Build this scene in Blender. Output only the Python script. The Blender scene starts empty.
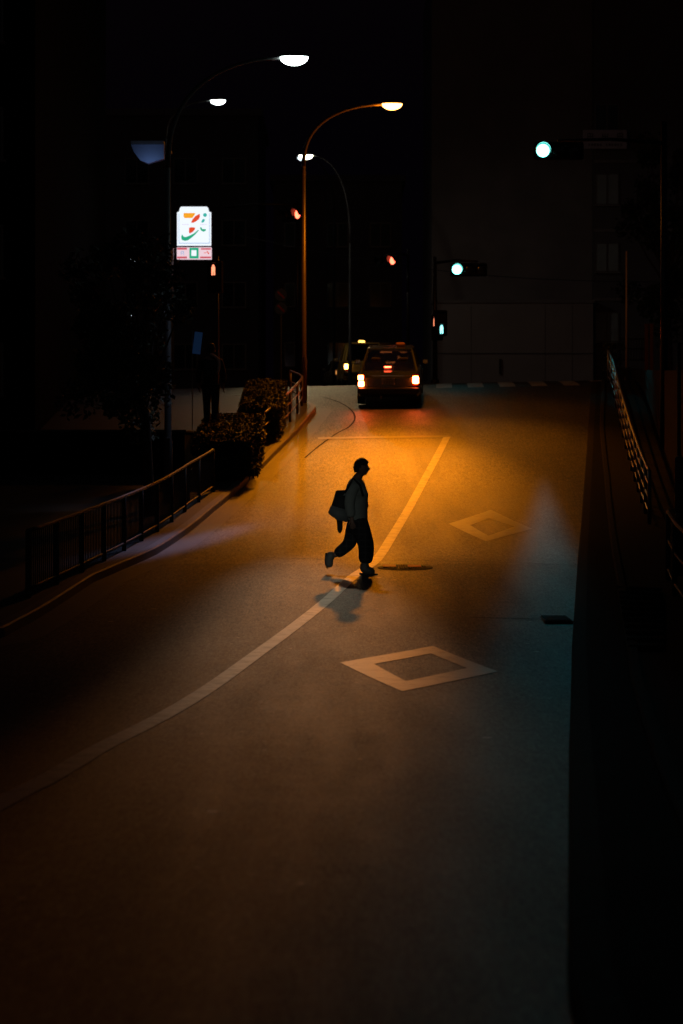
import bpy, bmesh, math, random
from mathutils import Vector, Matrix, Euler
from mathutils.noise import noise as pnoise
random.seed(7)
R = math.radians
scn = bpy.context.scene
COL = scn.collection
F = 85.0 / 36.0 * 1024.0
EYE = 2.0
HY = 450.0
CX = 341.5

# ------------------------------------------------------------------ terrain
PROF = [(-40, .9), (-10, .55), (0, .35), (7.8, .15), (13.4, .01), (17.5, -.10), (24.2, -.18), (35.6, .16), (44.4, .605),
        (52.6, 1.35), (60.5, 2.34), (66.2, 3.14), (70.0, 3.62), (72.0, 3.80), (75.0, 3.985), (80, 4.13), (95, 4.5),
        (127, 5.25), (200, 6.8), (400, 9.0)]
def pchip(x):
    P = PROF
    if x <= P[0][0]: return P[0][1]
    if x >= P[-1][0]: return P[-1][1]
    n = len(P)
    for i in range(n - 1):
        if x <= P[i + 1][0]: break
    def sl(k): return (P[k + 1][1] - P[k][1]) / (P[k + 1][0] - P[k][0])
    def tan(k):
        if k == 0: return sl(0)
        if k == n - 1: return sl(n - 2)
        h0 = P[k][0] - P[k - 1][0]; h1 = P[k + 1][0] - P[k][0]
        return (sl(k - 1) * h1 + sl(k) * h0) / (h0 + h1)
    h = P[i + 1][0] - P[i][0]; t = (x - P[i][0]) / h
    m0, m1 = tan(i) * h, tan(i + 1) * h
    return ((2*t**3 - 3*t*t + 1) * P[i][1] + (t**3 - 2*t*t + t) * m0 + (-2*t**3 + 3*t*t) * P[i + 1][1] + (t**3 - t*t) * m1)
def sstep(a, b, x):
    t = max(0, min(1, (x - a) / (b - a))); return t * t * (3 - 2 * t)
def tz(X, Y):
    return pchip(Y) + 0.02 * max(-14, min(16, X)) * sstep(50, 74, Y)
def G(px, py, dz=0.0):
    """where the sight line of a picture point meets the ground"""
    a, b = 5.0, 76.0
    prev = None; Y = a
    while Y < b:
        X = (px - CX) / F * Y; z = EYE - (py - HY) / F * Y
        if z <= tz(X, Y) + dz:
            return (X, Y)
        Y += 0.02
    return ((px - CX) / F * 75, 75.0)
def at(px, py, Y):
    return Vector(((px - CX) / F * Y, Y, EYE - (py - HY) / F * Y))
def atx(px, Y): return (px - CX) / F * Y

# ------------------------------------------------------------------ materials
def new_mat(name):
    m = bpy.data.materials.new(name); m.use_nodes = True
    nt = m.node_tree; bs = nt.nodes['Principled BSDF']
    return m, nt, bs
def node(nt, t, **kw):
    n = nt.nodes.new(t)
    for k, v in kw.items(): setattr(n, k, v)
    return n
def mat(name, col, rough=.6, metal=0, scale=8, var=.25, bump=.0, bscale=60, spec=.5, coat=0):
    m, nt, bs = new_mat(name)
    tc = node(nt, 'ShaderNodeTexCoord')
    nz = node(nt, 'ShaderNodeTexNoise'); nz.inputs['Scale'].default_value = scale; nz.inputs['Detail'].default_value = 6
    nt.links.new(tc.outputs['Object'], nz.inputs['Vector'])
    mx = node(nt, 'ShaderNodeMix', data_type='RGBA')
    c = Vector(col)
    mx.inputs[6].default_value = (*(c * (1 - var)), 1); mx.inputs[7].default_value = (*[min(1, x) for x in c * (1 + var)], 1)
    nt.links.new(nz.outputs['Fac'], mx.inputs[0]); nt.links.new(mx.outputs[2], bs.inputs['Base Color'])
    bs.inputs['Roughness'].default_value = rough; bs.inputs['Metallic'].default_value = metal
    bs.inputs['Specular IOR Level'].default_value = spec
    bs.inputs['Coat Weight'].default_value = coat
    mr = node(nt, 'ShaderNodeMapRange'); mr.inputs[3].default_value = rough * .85; mr.inputs[4].default_value = min(1, rough * 1.15)
    nt.links.new(nz.outputs['Fac'], mr.inputs[0]); nt.links.new(mr.outputs[0], bs.inputs['Roughness'])
    if bump:
        n2 = node(nt, 'ShaderNodeTexNoise'); n2.inputs['Scale'].default_value = bscale; n2.inputs['Detail'].default_value = 8
        nt.links.new(tc.outputs['Object'], n2.inputs['Vector'])
        b = node(nt, 'ShaderNodeBump'); b.inputs['Strength'].default_value = bump; b.inputs['Distance'].default_value = .02
        nt.links.new(n2.outputs['Fac'], b.inputs['Height']); nt.links.new(b.outputs[0], bs.inputs['Normal'])
    return m
def emit(name, col, s):
    m, nt, bs = new_mat(name)
    bs.inputs['Base Color'].default_value = (.02, .02, .02, 1)
    bs.inputs['Emission Color'].default_value = (*col, 1); bs.inputs['Emission Strength'].default_value = s
    return m

def asphalt():
    m, nt, bs = new_mat('asphalt')
    L = nt.links.new
    geo = node(nt, 'ShaderNodeNewGeometry')
    sep = node(nt, 'ShaderNodeSeparateXYZ'); L(geo.outputs['Position'], sep.inputs[0])
    def noise(scale, det=6, rough=.6, vec=None):
        n = node(nt, 'ShaderNodeTexNoise'); n.inputs['Scale'].default_value = scale
        n.inputs['Detail'].default_value = det; n.inputs['Roughness'].default_value = rough
        L(vec or geo.outputs['Position'], n.inputs['Vector']); return n.outputs['Fac']
    def mr(src, a, b, c, d):
        n = node(nt, 'ShaderNodeMapRange'); L(src, n.inputs[0])
        for i, v in enumerate((a, b, c, d)): n.inputs[i + 1].default_value = v
        return n.outputs[0]
    def mth(op, a, b=None):
        n = node(nt, 'ShaderNodeMath', operation=op)
        for i, v in enumerate((a, b)):
            if v is None: continue
            if hasattr(v, 'links') or hasattr(v, 'is_linked'): L(v, n.inputs[i])
            else: n.inputs[i].default_value = v
        return n.outputs[0]
    big = noise(.35, 5); mid = noise(2.2, 7, .65); fine = noise(45, 8, .75)
    gm = node(nt, 'ShaderNodeMapping'); gm.inputs['Scale'].default_value = (46, 7, 1); L(geo.outputs['Position'], gm.inputs['Vector'])
    grain = noise(1.0, 3, .8, gm.outputs[0])
    gm2 = node(nt, 'ShaderNodeMapping'); gm2.inputs['Scale'].default_value = (22, 3.2, 1); L(geo.outputs['Position'], gm2.inputs['Vector'])
    grain2 = noise(1.0, 3, .8, gm2.outputs[0])
    # streaks stretched along the carriageway
    mp = node(nt, 'ShaderNodeMapping'); mp.inputs['Scale'].default_value = (2.4, .16, 1); L(geo.outputs['Position'], mp.inputs['Vector'])
    streak = noise(1.0, 5, .6, mp.outputs[0])
    vor = node(nt, 'ShaderNodeTexVoronoi'); vor.inputs['Scale'].default_value = 85; L(geo.outputs['Position'], vor.inputs['Vector'])
    stone = vor.outputs['Distance']
    # upper part beyond a joint across the road, paler and smoother
    wob = mth('MULTIPLY', noise(.8, 3), .35)
    yy = mth('ADD', sep.outputs['Y'], wob)
    upper = mr(yy, 37.55, 37.75, 0, 1)
    gg = mth('MULTIPLY', mr(grain, .34, .66, .45, 1.55), mr(grain2, .34, .66, .6, 1.4))
    base = mth('MULTIPLY', mr(mid, .3, .7, .9, 1.1), gg)
    base = mth('MULTIPLY', base, mr(big, .35, .65, .8, 1.2))
    base = mth('MULTIPLY', base, mr(streak, .35, .65, .85, 1.15))
    lum = mth('MULTIPLY', base, mr(upper, 0, 1, .045, .054))
    cc = node(nt, 'ShaderNodeCombineColor')
    L(lum, cc.inputs[0]); L(mth('MULTIPLY', lum, .97), cc.inputs[1]); L(mth('MULTIPLY', lum, .93), cc.inputs[2])
    L(cc.outputs[0], bs.inputs['Base Color'])
    r = mth('ADD', mr(mid, .3, .7, -.02, .02), mr(streak, .35, .65, -.03, .03))
    r = mth('ADD', r, mr(upper, 0, 1, .59, .55))
    L(r, bs.inputs['Roughness'])
    L(mth('MULTIPLY', gg, .42), bs.inputs['Specular IOR Level'])
    h = mth('ADD', mth('MULTIPLY', stone, -.5), mth('MULTIPLY', fine, .8))
    h = mth('ADD', h, mth('MULTIPLY', mid, .12))
    b = node(nt, 'ShaderNodeBump'); b.inputs['Strength'].default_value = .55; b.inputs['Distance'].default_value = .012
    L(h, b.inputs['Height']); L(b.outputs[0], bs.inputs['Normal'])
    return m

def paint(name, col=(.62, .62, .60), wear=.5, rough=.5, bump=.4, spec=.4):
    m, nt, bs = new_mat(name)
    L = nt.links.new
    geo = node(nt, 'ShaderNodeNewGeometry')
    n1 = node(nt, 'ShaderNodeTexNoise'); n1.inputs['Scale'].default_value = 4; n1.inputs['Detail'].default_value = 9; n1.inputs['Roughness'].default_value = .8
    L(geo.outputs['Position'], n1.inputs['Vector'])
    mr = node(nt, 'ShaderNodeMapRange'); mr.inputs[1].default_value = wear; mr.inputs[2].default_value = wear + .16
    L(n1.outputs['Fac'], mr.inputs[0])
    mx = node(nt, 'ShaderNodeMix', data_type='RGBA')
    mx.inputs[6].default_value = (*col, 1); mx.inputs[7].default_value = (col[0] * .35, col[1] * .35, col[2] * .34, 1)
    L(mr.outputs[0], mx.inputs[0]); L(mx.outputs[2], bs.inputs['Base Color'])
    bs.inputs['Roughness'].default_value = rough; bs.inputs['Specular IOR Level'].default_value = spec
    n2 = node(nt, 'ShaderNodeTexNoise'); n2.inputs['Scale'].default_value = 70; n2.inputs['Detail'].default_value = 6
    L(geo.outputs['Position'], n2.inputs['Vector'])
    b = node(nt, 'ShaderNodeBump'); b.inputs['Strength'].default_value = bump; b.inputs['Distance'].default_value = .01
    L(n2.outputs['Fac'], b.inputs['Height']); L(b.outputs[0], bs.inputs['Normal'])
    return m

def slab_mat(name, col):
    m, nt, bs = new_mat(name)
    L = nt.links.new
    geo = node(nt, 'ShaderNodeNewGeometry')
    br = node(nt, 'ShaderNodeTexBrick'); br.inputs['Scale'].default_value = 3.0
    br.inputs['Color1'].default_value = (*col, 1); br.inputs['Color2'].default_value = (*[c * .8 for c in col], 1)
    br.inputs['Mortar'].default_value = (*[c * .35 for c in col], 1); br.inputs['Mortar Size'].default_value = .012
    br.inputs['Bias'].default_value = -.2; br.offset = .5
    L(geo.outputs['Position'], br.inputs['Vector'])
    nz = node(nt, 'ShaderNodeTexNoise'); nz.inputs['Scale'].default_value = 3; nz.inputs['Detail'].default_value = 8
    L(geo.outputs['Position'], nz.inputs['Vector'])
    mx = node(nt, 'ShaderNodeMix', data_type='RGBA', blend_type='MULTIPLY'); mx.inputs[0].default_value = .7
    L(br.outputs['Color'], mx.inputs[6]); L(nz.outputs['Color'], mx.inputs[7]); L(mx.outputs[2], bs.inputs['Base Color'])
    bs.inputs['Roughness'].default_value = .6
    b = node(nt, 'ShaderNodeBump'); b.inputs['Strength'].default_value = .5; b.inputs['Distance'].default_value = .01
    L(nz.outputs['Fac'], b.inputs['Height']); L(b.outputs[0], bs.inputs['Normal'])
    return m

def glass_mat(name, tint=(.5, .5, .5), tr=.75):
    m = bpy.data.materials.new(name); m.use_nodes = True
    nt = m.node_tree; nt.nodes.clear(); L = nt.links.new
    out = node(nt, 'ShaderNodeOutputMaterial'); mx = node(nt, 'ShaderNodeMixShader'); fr = node(nt, 'ShaderNodeFresnel')
    fr.inputs[0].default_value = 1.5
    t = node(nt, 'ShaderNodeBsdfTransparent'); t.inputs[0].default_value = (*[c * tr for c in tint], 1)
    g = node(nt, 'ShaderNodeBsdfGlossy'); g.inputs['Roughness'].default_value = .04
    L(fr.outputs[0], mx.inputs[0]); L(t.outputs[0], mx.inputs[1]); L(g.outputs[0], mx.inputs[2]); L(mx.outputs[0], out.inputs[0])
    return m

M = dict(
    asphalt=asphalt(), paint=paint('road_paint', (.42, .42, .40), .47), paint_worn=paint('worn_road_paint', (.15, .145, .135), .5), paint_diamond=paint('teal_lit_diamond_paint', (.20, .25, .25), .5, .48, .3, .36),  # diamond paint tinted bluish in place of the signal's teal reflection
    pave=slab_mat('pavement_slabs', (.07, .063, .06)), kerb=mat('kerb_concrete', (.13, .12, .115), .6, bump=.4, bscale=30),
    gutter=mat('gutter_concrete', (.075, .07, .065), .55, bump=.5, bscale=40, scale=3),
    pave_dark=mat('dark_asphalt_footway', (.022, .021, .02), .95, scale=2, var=.4, bump=.6, bscale=50, spec=.04), earth_dark=mat('shaded_soil', (.012, .011, .010), .95, bump=.6, spec=.2), kerb_dark=mat('shaded_kerb', (.03, .028, .026), .9, bump=.4, bscale=30, spec=.08), earth=mat('dark_earth', (.03, .028, .025), .9, bump=.5),  # verge soil and right kerb: the unlit side's darkness put into the colour
    tar=mat('tar_seam', (.010, .010, .010), .9, spec=.1), iron=mat('cast_iron', (.03, .027, .025), .75, .2, bump=.6, bscale=50),
    steel=mat('galvanised_steel', (.32, .32, .32), .42, .8, scale=4), pole_brown=mat('brown_painted_steel', (.12, .08, .05), .4, .2),
    pole_grey=mat('grey_painted_steel', (.09, .095, .095), .45, .2), rail=mat('rail_paint', (.04, .036, .03), .6, .1, spec=.3),
    black=mat('black_plastic', (.012, .012, .012), .45), housing=mat('signal_housing', (.008, .009, .01), .8, spec=.2),
    blackwall=mat('unlit_wall', (.006, .006, .006), .95, spec=.05), concrete=mat('stained_concrete', (.22, .2, .19), .85, scale=.8, var=.35, bump=.2, bscale=12),  # blackwall: near-black colour stands in for the missing light on these walls
    plaster=mat('lamplit_plaster', (.32, .28, .26), .9, scale=.5, var=.25, bump=.1, bscale=20),
    tilewall=mat('dark_tiled_wall', (.12, .11, .11), .7, scale=1.2, var=.3), window=mat('dark_window_glass', (.03, .035, .04), .08),
    curtain=mat('grey_green_blind', (.30, .36, .36), .8, scale=2), alu=mat('aluminium_frame', (.18, .18, .18), .4, .7),
    leaf=mat('leaf', (.035, .055, .02), .6, scale=2, var=.4), leaf_dry=mat('leaf_hedge', (.045, .045, .02), .65, scale=3, var=.4),
    bark=mat('bark', (.06, .045, .035), .9, bump=.7, bscale=18),
    shirt=mat('dark_grey_overshirt', (.2, .215, .2), .9, scale=14, var=.2, bump=.3, bscale=25), skin=mat('skin', (.20, .11, .08), .55),
    hair=mat('black_hair', (.008, .007, .006), .5, bump=.8, bscale=70), bag=mat('black_canvas', (.010, .010, .011), .8, bump=.3),
    bag_flap=mat('grey_canvas', (.12, .13, .13), .85, bump=.3), boot=mat('worn_leather', (.14, .135, .12), .6, bump=.2),
    sole=mat('rubber_sole', (.02, .02, .02), .8), coat=mat('dark_coat', (.016, .014, .015), .9), pale=mat('pale_cloth', (.45, .32, .28), .85),
    paint_taxi=mat('dark_green_car_paint', (.03, .036, .012), .25, .1, scale=1, coat=.6), paint_van=mat('amber_lit_car_paint', (.55, .36, .08), .3, .1, scale=1, coat=.6),  # van: amber light on its side mixed into the paint colour
    paint_car=mat('brown_car_paint', (.4, .33, .25), .3, .1, scale=1, coat=.6),
    tyre=mat('tyre_rubber', (.015, .015, .015), .8), rim=mat('wheel_steel', (.3, .3, .3), .35, .8), seat=mat('seat_cloth', (.04, .03, .03), .9),
    plate=mat('number_plate', (.30, .38, .32), .5), plate_ink=mat('plate_ink', (.03, .06, .04), .5), chrome=mat('chrome', (.6, .6, .6), .15, 1),
    lens_off=mat('unlit_lens', (.02, .02, .02), .15), white_sign=mat('white_sign_face', (.5, .5, .5), .5), red_sign=mat('red_sign_ink', (.3, .02, .02), .5),
    blue_sign=mat('blue_sign_face', (.02, .05, .25), .5), board=mat('signboard', (.5, .48, .55), .7), board_ink=mat('signboard_ink', (.03, .03, .04), .7),
    glass=glass_mat('car_glass'), sign_case=mat('sign_case', (.1, .1, .12), .5), dark_wood=mat('brown_painted_post', (.18, .07, .03), .7),
    awning=mat('blue_grey_fascia', (.30, .36, .5), .6, scale=1),
)
def plaid():
    m, nt, bs = new_mat('dark_plaid_cloth'); L = nt.links.new
    tc = node(nt, 'ShaderNodeTexCoord'); cols = []
    for ax in ('X', 'Z'):
        w = node(nt, 'ShaderNodeTexWave', wave_type='BANDS', bands_direction=ax); w.inputs['Scale'].default_value = 3.4; L(tc.outputs['Object'], w.inputs['Vector'])
        cols.append(w.outputs['Fac'])
    a = node(nt, 'ShaderNodeMath', operation='MAXIMUM'); L(cols[0], a.inputs[0]); L(cols[1], a.inputs[1])
    r = node(nt, 'ShaderNodeMapRange'); r.inputs[1].default_value = .8; L(a.outputs[0], r.inputs[0])
    mx = node(nt, 'ShaderNodeMix', data_type='RGBA'); mx.inputs[6].default_value = (.010, .011, .014, 1); mx.inputs[7].default_value = (.035, .034, .036, 1)
    L(r.outputs[0], mx.inputs[0]); L(mx.outputs[2], bs.inputs['Base Color']); bs.inputs['Roughness'].default_value = .9
    return m
M['plaid'] = plaid()
E = dict(
    orange=emit('sodium_glow', (1, .42, .08), 14), white=emit('led_glow', (.86, 1, .96), 9), warmwhite=emit('warm_led_glow', (1, .98, .72), 9),
    green=emit('green_signal_glow', (.18, .95, .85), 9), red=emit('red_signal_glow', (1, .10, .05), 7), green_man=emit('green_man_glow', (.30, .95, .95), 2.5),
    red_man=emit('red_man_glow', (1, .28, .14), 1.8), tail=emit('tail_lamp_glow', (1, .10, .02), 110), stop=emit('stop_lamp_glow', (1, .08, .03), 26),
    amber=emit('amber_lamp_glow', (1, .5, .1), 12), dim=emit('amber_glint_glow', (1, .4, .1), .7), dome=emit('roof_lamp_glow', (1, .45, .08), 5), small=emit('small_lamp_glow', (.8, .95, 1), 1.6),  # dim: orange glints on the parked car given as a weak glow
    through_glow=emit('street_light_glow', (1, .25, .06), 1.6),
    panel=emit('sign_white', (.86, .93, 1.0), 1.05), s_orange=emit('sign_orange', (1, .40, .02), .95), s_red=emit('sign_red', (.85, .08, .03), .9),
    s_green=emit('sign_green', (.02, .45, .24), .9), s_teal=emit('sign_teal', (.04, .50, .42), .9), s_line=emit('sign_line', (.35, .55, .85), .8),
    s_faint=emit('sign_faint', (.80, .72, .92), .95), s_pink=emit('sign_pink', (.95, .70, .78), .9), s_pinkred=emit('sign_pinkred', (.75, .12, .16), .8), blue=emit('blue_banner', (.05, .16, .45), .05),
)

# ------------------------------------------------------------------ mesh helpers
def link(name, bm, m, parent=None, smooth=False):
    me = bpy.data.meshes.new(name); bmesh.ops.recalc_face_normals(bm, faces=bm.faces[:]) if smooth != 'keep' else None
    bm.to_mesh(me); bm.free()
    ms = m if isinstance(m, (list, tuple)) else [m]
    for x in ms: me.materials.append(x)
    if smooth is True:
        for p in me.polygons: p.use_smooth = True
    o = bpy.data.objects.new(name, me); COL.objects.link(o)
    if parent: o.parent = parent
    return o
def thing(name, label, cat, loc=(0, 0, 0), rz=0, group=None, rx=0):
    o = bpy.data.objects.new(name, None); COL.objects.link(o); o.empty_display_size = .3
    o.location = loc; o.rotation_euler = (rx, 0, rz); o['label'] = label; o['category'] = cat
    if group: o['group'] = group
    return o
def tag(o, label=None, cat=None, group=None, kind=None):
    if label: o['label'] = label
    if cat: o['category'] = cat
    if group: o['group'] = group
    if kind: o['kind'] = kind
    return o
def box(bm, c, s, rot=None, bev=0, mi=0):
    r = bmesh.ops.create_cube(bm, size=1)
    vs = r['verts']
    mtx = Matrix.Translation(c) @ (rot.to_4x4() if rot else Matrix()) @ Matrix.Diagonal((*s, 1))
    bmesh.ops.transform(bm, matrix=mtx, verts=vs)
    fs = {f for v in vs for f in v.link_faces}
    if bev:
        es = list({e for f in fs for e in f.edges})
        r2 = bmesh.ops.bevel(bm, geom=es, offset=bev, segments=2, affect='EDGES', profile=.5)
        fs = set(r2['faces']) | {f for f in fs if f.is_valid}
    for f in fs: f.material_index = mi
    return fs
def tube(bm, pts, rad, seg=10, cap=True):
    pts = [Vector(p) for p in pts]; n = len(pts)
    rr = rad if isinstance(rad, (list, tuple)) else [rad] * n
    rings = []; up = None
    for i, p in enumerate(pts):
        d = (pts[min(i + 1, n - 1)] - pts[max(i - 1, 0)]).normalized()
        if up is None:
            up = Vector((0, 0, 1)) if abs(d.z) < .9 else Vector((1, 0, 0))
        a = d.cross(up).normalized(); b = a.cross(d).normalized(); up = b
        rings.append([bm.verts.new(p + (a * math.cos(2*math.pi*k/seg) + b * math.sin(2*math.pi*k/seg)) * rr[i]) for k in range(seg)])
    for i in range(n - 1):
        for k in range(seg):
            bm.faces.new((rings[i][k], rings[i][(k+1) % seg], rings[i+1][(k+1) % seg], rings[i+1][k]))
    if cap:
        bm.faces.new(rings[0][::-1]); bm.faces.new(rings[-1])
def disc(bm, c, r, n=24, thick=.02, axis='y', mi=0, sx=1, sz=1):
    ca = []; cb = []
    for k in range(n):
        a = 2 * math.pi * k / n; u, v = math.cos(a) * r * sx, math.sin(a) * r * sz
        off = Vector((u, 0, v)) if axis == 'y' else (Vector((u, v, 0)) if axis == 'z' else Vector((0, u, v)))
        th = {'y': Vector((0, thick, 0)), 'z': Vector((0, 0, thick)), 'x': Vector((thick, 0, 0))}[axis]
        ca.append(bm.verts.new(Vector(c) + off)); cb.append(bm.verts.new(Vector(c) + off + th))
    f1 = bm.faces.new(ca); f2 = bm.faces.new(cb[::-1])
    fs = [f1, f2] + [bm.faces.new((ca[k], cb[k], cb[(k+1) % n], ca[(k+1) % n])) for k in range(n)]
    for f in fs: f.material_index = mi
def prism(bm, pts, y0, y1, mi=0):
    """outline in x,z given thickness along y"""
    a = [bm.verts.new((p[0], y0, p[1])) for p in pts]; b = [bm.verts.new((p[0], y1, p[1])) for p in pts]
    n = len(pts); fs = [bm.faces.new(a), bm.faces.new(b[::-1])]
    fs += [bm.faces.new((a[k], b[k], b[(k+1) % n], a[(k+1) % n])) for k in range(n)]
    for f in fs: f.material_index = mi
def nb(): return bmesh.new()

def interp(tab, y):
    if y <= tab[0][1]: return tab[0][0]
    for i in range(len(tab) - 1):
        if y <= tab[i + 1][1]:
            t = (y - tab[i][1]) / (tab[i + 1][1] - tab[i][1]); return tab[i][0] * (1 - t) + tab[i + 1][0] * t
    return tab[-1][0]
def frange(a, b, st):
    out = []; x = a
    while x < b - 1e-6: out.append(x); x += st
    out.append(b); return out

# ------------------------------------------------------------------ ground, road, pavements
ys_all = [-60, -40, -20] + frange(-10, 90, .5) + frange(92, 130, 4) + [150, 200, 300, 500, 900]
def sheet(name, xs, ys, dz, m, x0=None, x1=None, kind='structure', nx=1):
    bm = nb(); rows = []
    for y in ys:
        if xs is not None: xx = xs
        else:
            a, b = x0(y), x1(y); xx = [a + (b - a) * i / nx for i in range(nx + 1)]
        rows.append([bm.verts.new((x, y, tz(x, y) + dz)) for x in xx])
    for i in range(len(rows) - 1):
        for k in range(len(rows[0]) - 1):
            bm.faces.new((rows[i][k], rows[i][k+1], rows[i+1][k+1], rows[i+1][k]))
    o = link(name, bm, m, smooth=True); tag(o, kind=kind); return o
sheet('ground', [-900, -200, -60, -14, 16, 60, 200, 900], ys_all, -.25, M['earth'])
sheet('road', [-40, -14, -8, -4, 0, 4, 8, 16, 40], [y for y in ys_all if -25 < y < 250], 0, M['asphalt'])

KL = [(0, 640), (40, 618), (93, 583), (155, 556), (193, 530), (213, 513), (240, 490), (275, 456), (300, 431), (316, 412)]
kl = [G(*p) for p in KL]                                     # left kerb, world points near -> far
kl.sort(key=lambda p: p[1])
kl = [(kl[0][0] - 14, 4.0), (kl[0][0] - 4.2, 17.0)] + kl
nx_, ny_ = kl[-1]
NOSE_Y = ny_
def klx(y):
    if y > NOSE_Y:                                            # rounded nose of the corner
        t = min(1, (y - NOSE_Y) / 3.2); return nx_ - 2.2 * (1 - math.sqrt(max(0, 1 - t * t)))
    return interp(kl, y)
KR = [(567, 1000), (568, 900), (569, 760), (572, 650), (578, 560), (583, 500), (588, 430)]
kr = sorted([G(*p) for p in KR], key=lambda p: p[1])
kr = [(kr[0][0] - .3, 0)] + kr + [(kr[-1][0] + 1.2, 72)]
def krx(y): return interp(kr, y)
KO = [(683, 860), (660, 800), (642, 740), (630, 690), (626, 640), (618, 600), (612, 560), (604, 480), (597, 400)]
ko = sorted([G(*p) for p in KO], key=lambda p: p[1])
ko = [(ko[0][0] + .05, 0)] + ko + [(ko[-1][0] + .3, 71)]
def kox(y): return interp(ko, y)

yl = [y for y in frange(4, NOSE_Y, .5)] + frange(NOSE_Y + .2, NOSE_Y + 3.2, .2)
sheet('pavement_left', None, yl, .13, M['pave'], lambda y: -60, lambda y: klx(y) - .15)
def kerb(name, fx, ys, side, h=.135, w=.15, m='kerb'):
    bm = nb(); rows = []
    for y in ys:
        x = fx(y); z = tz(x, y); o = x + side * w
        rows.append([bm.verts.new(c) for c in ((x, y, z - .1), (x, y, z + h - .02), (x + side * .02, y, z + h), (o, y, z + h), (o, y, z - .1))])
    for i in range(len(rows) - 1):
        for k in range(4): bm.faces.new((rows[i][k], rows[i][k+1], rows[i+1][k+1], rows[i+1][k]))
    bm.faces.new(rows[-1]); bm.faces.new(rows[0][::-1])
    return tag(link(name, bm, M[m]), kind='structure')
kerb('kerb_left', klx, yl, -1)
# front face closing the end of the corner
bm = nb(); ye = NOSE_Y + 3.2; xa, xb = -60, klx(ye) - .15
vs = [bm.verts.new(c) for c in ((xa, ye, tz(xa, ye) - .1), (xb, ye, tz(xb, ye) - .1), (xb, ye, tz(xb, ye) + .13), (xa, ye, tz(xa, ye) + .13))]
bm.faces.new(vs); tag(link('kerb_corner', bm, M['kerb']), kind='structure')
yr = frange(0, 72, .5)
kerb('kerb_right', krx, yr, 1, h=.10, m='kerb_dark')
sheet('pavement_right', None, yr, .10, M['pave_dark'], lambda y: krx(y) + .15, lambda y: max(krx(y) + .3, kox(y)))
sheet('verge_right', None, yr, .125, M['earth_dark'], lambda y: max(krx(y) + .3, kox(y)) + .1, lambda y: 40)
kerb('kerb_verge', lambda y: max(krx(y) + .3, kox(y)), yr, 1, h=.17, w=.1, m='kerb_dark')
sheet('gutter_left', None, [y for y in yl if y <= NOSE_Y + 1], .005, M['gutter'], lambda y: klx(y), lambda y: klx(y) + .42)

def strip(name, pts, w, m, dz=.006, step=.4, jit=0):
    P = [Vector((p[0], p[1])) for p in pts]; out = []
    for i in range(len(P) - 1):
        n = max(1, int((P[i+1] - P[i]).length / step))
        for k in range(n): out.append(P[i].lerp(P[i+1], k / n))
    out.append(P[-1]); bm = nb(); rows = []
    for i, p in enumerate(out):
        d = (out[min(i + 1, len(out) - 1)] - out[max(0, i - 1)]).normalized(); nrm = Vector((-d.y, d.x))
        ww = w / 2 * (1 + jit * pnoise(Vector((p.x * 3, p.y * 3, 0))))
        rows.append([bm.verts.new((q.x, q.y, tz(q.x, q.y) + dz)) for q in (p - nrm * ww, p + nrm * ww)])
    for i in range(len(rows) - 1): bm.faces.new((rows[i][0], rows[i][1], rows[i+1][1], rows[i+1][0]))
    return link(name, bm, m, smooth=True)
CLp = [(0, 804), (50, 778), (99.5, 749), (143, 727), (184, 704.5), (249, 660), (290, 630), (328, 600), (353, 577), (375.6, 561), (393, 535), (408, 510), (426, 477), (443, 445), (447, 437)]
cl = [G(*p) for p in CLp]
x0_, y0_ = cl[0]
e1, e2 = cl[0], cl[2]; ex, ey = e1[0] - e2[0], e1[1] - e2[1]
cl = [(x0_ + ex * 3, y0_ + ey * 2.6), (x0_ + ex * 1.5, y0_ + ey * 1.4)] + cl
# smooth with catmull-rom
def cr(P, n=5):
    out = []
    Q = [P[0]] + list(P) + [P[-1]]
    for i in range(1, len(Q) - 2):
        p0, p1, p2, p3 = [Vector(q) for q in Q[i-1:i+3]]
        for k in range(n):
            t = k / n
            out.append(.5 * ((2*p1) + (p2-p0)*t + (2*p0-5*p1+4*p2-p3)*t*t + (3*p1-p0-3*p2+p3)*t**3))
    out.append(Vector(Q[-1])); return [tuple(v) for v in out]
tag(strip('centre_line', cr(cl), .17, M['paint']), kind='structure')
sl = [G(318, 438.6), G(360, 438), G(400, 437.4), G(449, 436.6)]
tag(strip('stop_line', sl, .34, M['paint_worn'], dz=.010), kind='structure')

def quadring(name, outer, inner, m, label, group):
    bm = nb(); O = [G(*p) for p in outer]; I = [G(*p) for p in inner]
    for s in range(4):
        n = 6
        for k in range(n):
            t0, t1 = k / n, (k + 1) / n; vs = []
            for (A, B), t in (((O[s], O[(s+1) % 4]), t0), ((O[s], O[(s+1) % 4]), t1), ((I[s], I[(s+1) % 4]), t1), ((I[s], I[(s+1) % 4]), t0)):
                x = A[0] * (1-t) + B[0] * t; y = A[1] * (1-t) + B[1] * t; vs.append(bm.verts.new((x, y, tz(x, y) + .006)))
            bm.faces.new(vs)
    bmesh.ops.remove_doubles(bm, verts=bm.verts[:], dist=.0005)
    print('DIAMOND', O)
    return tag(link(name, bm, m, smooth=True), label, 'road marking', group)
quadring('diamond_marking', [(448.5, 524), (491, 510), (532, 529), (485.5, 541.5)], [(470, 525.5), (489, 518.5), (514.5, 526.7), (488.5, 536)],
         M['paint_diamond'], 'smaller hollow diamond painted farther up the orange-lit slope', 'hollow diamonds painted on the road')
quadring('diamond_marking', [(340, 663), (433, 646.5), (498, 672), (402, 692)], [(374, 664.6), (431, 654), (467, 668.7), (406, 681.7)],
         M['paint_diamond'], 'larger hollow diamond painted nearest, lit half orange and half teal', 'hollow diamonds painted on the road')
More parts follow.
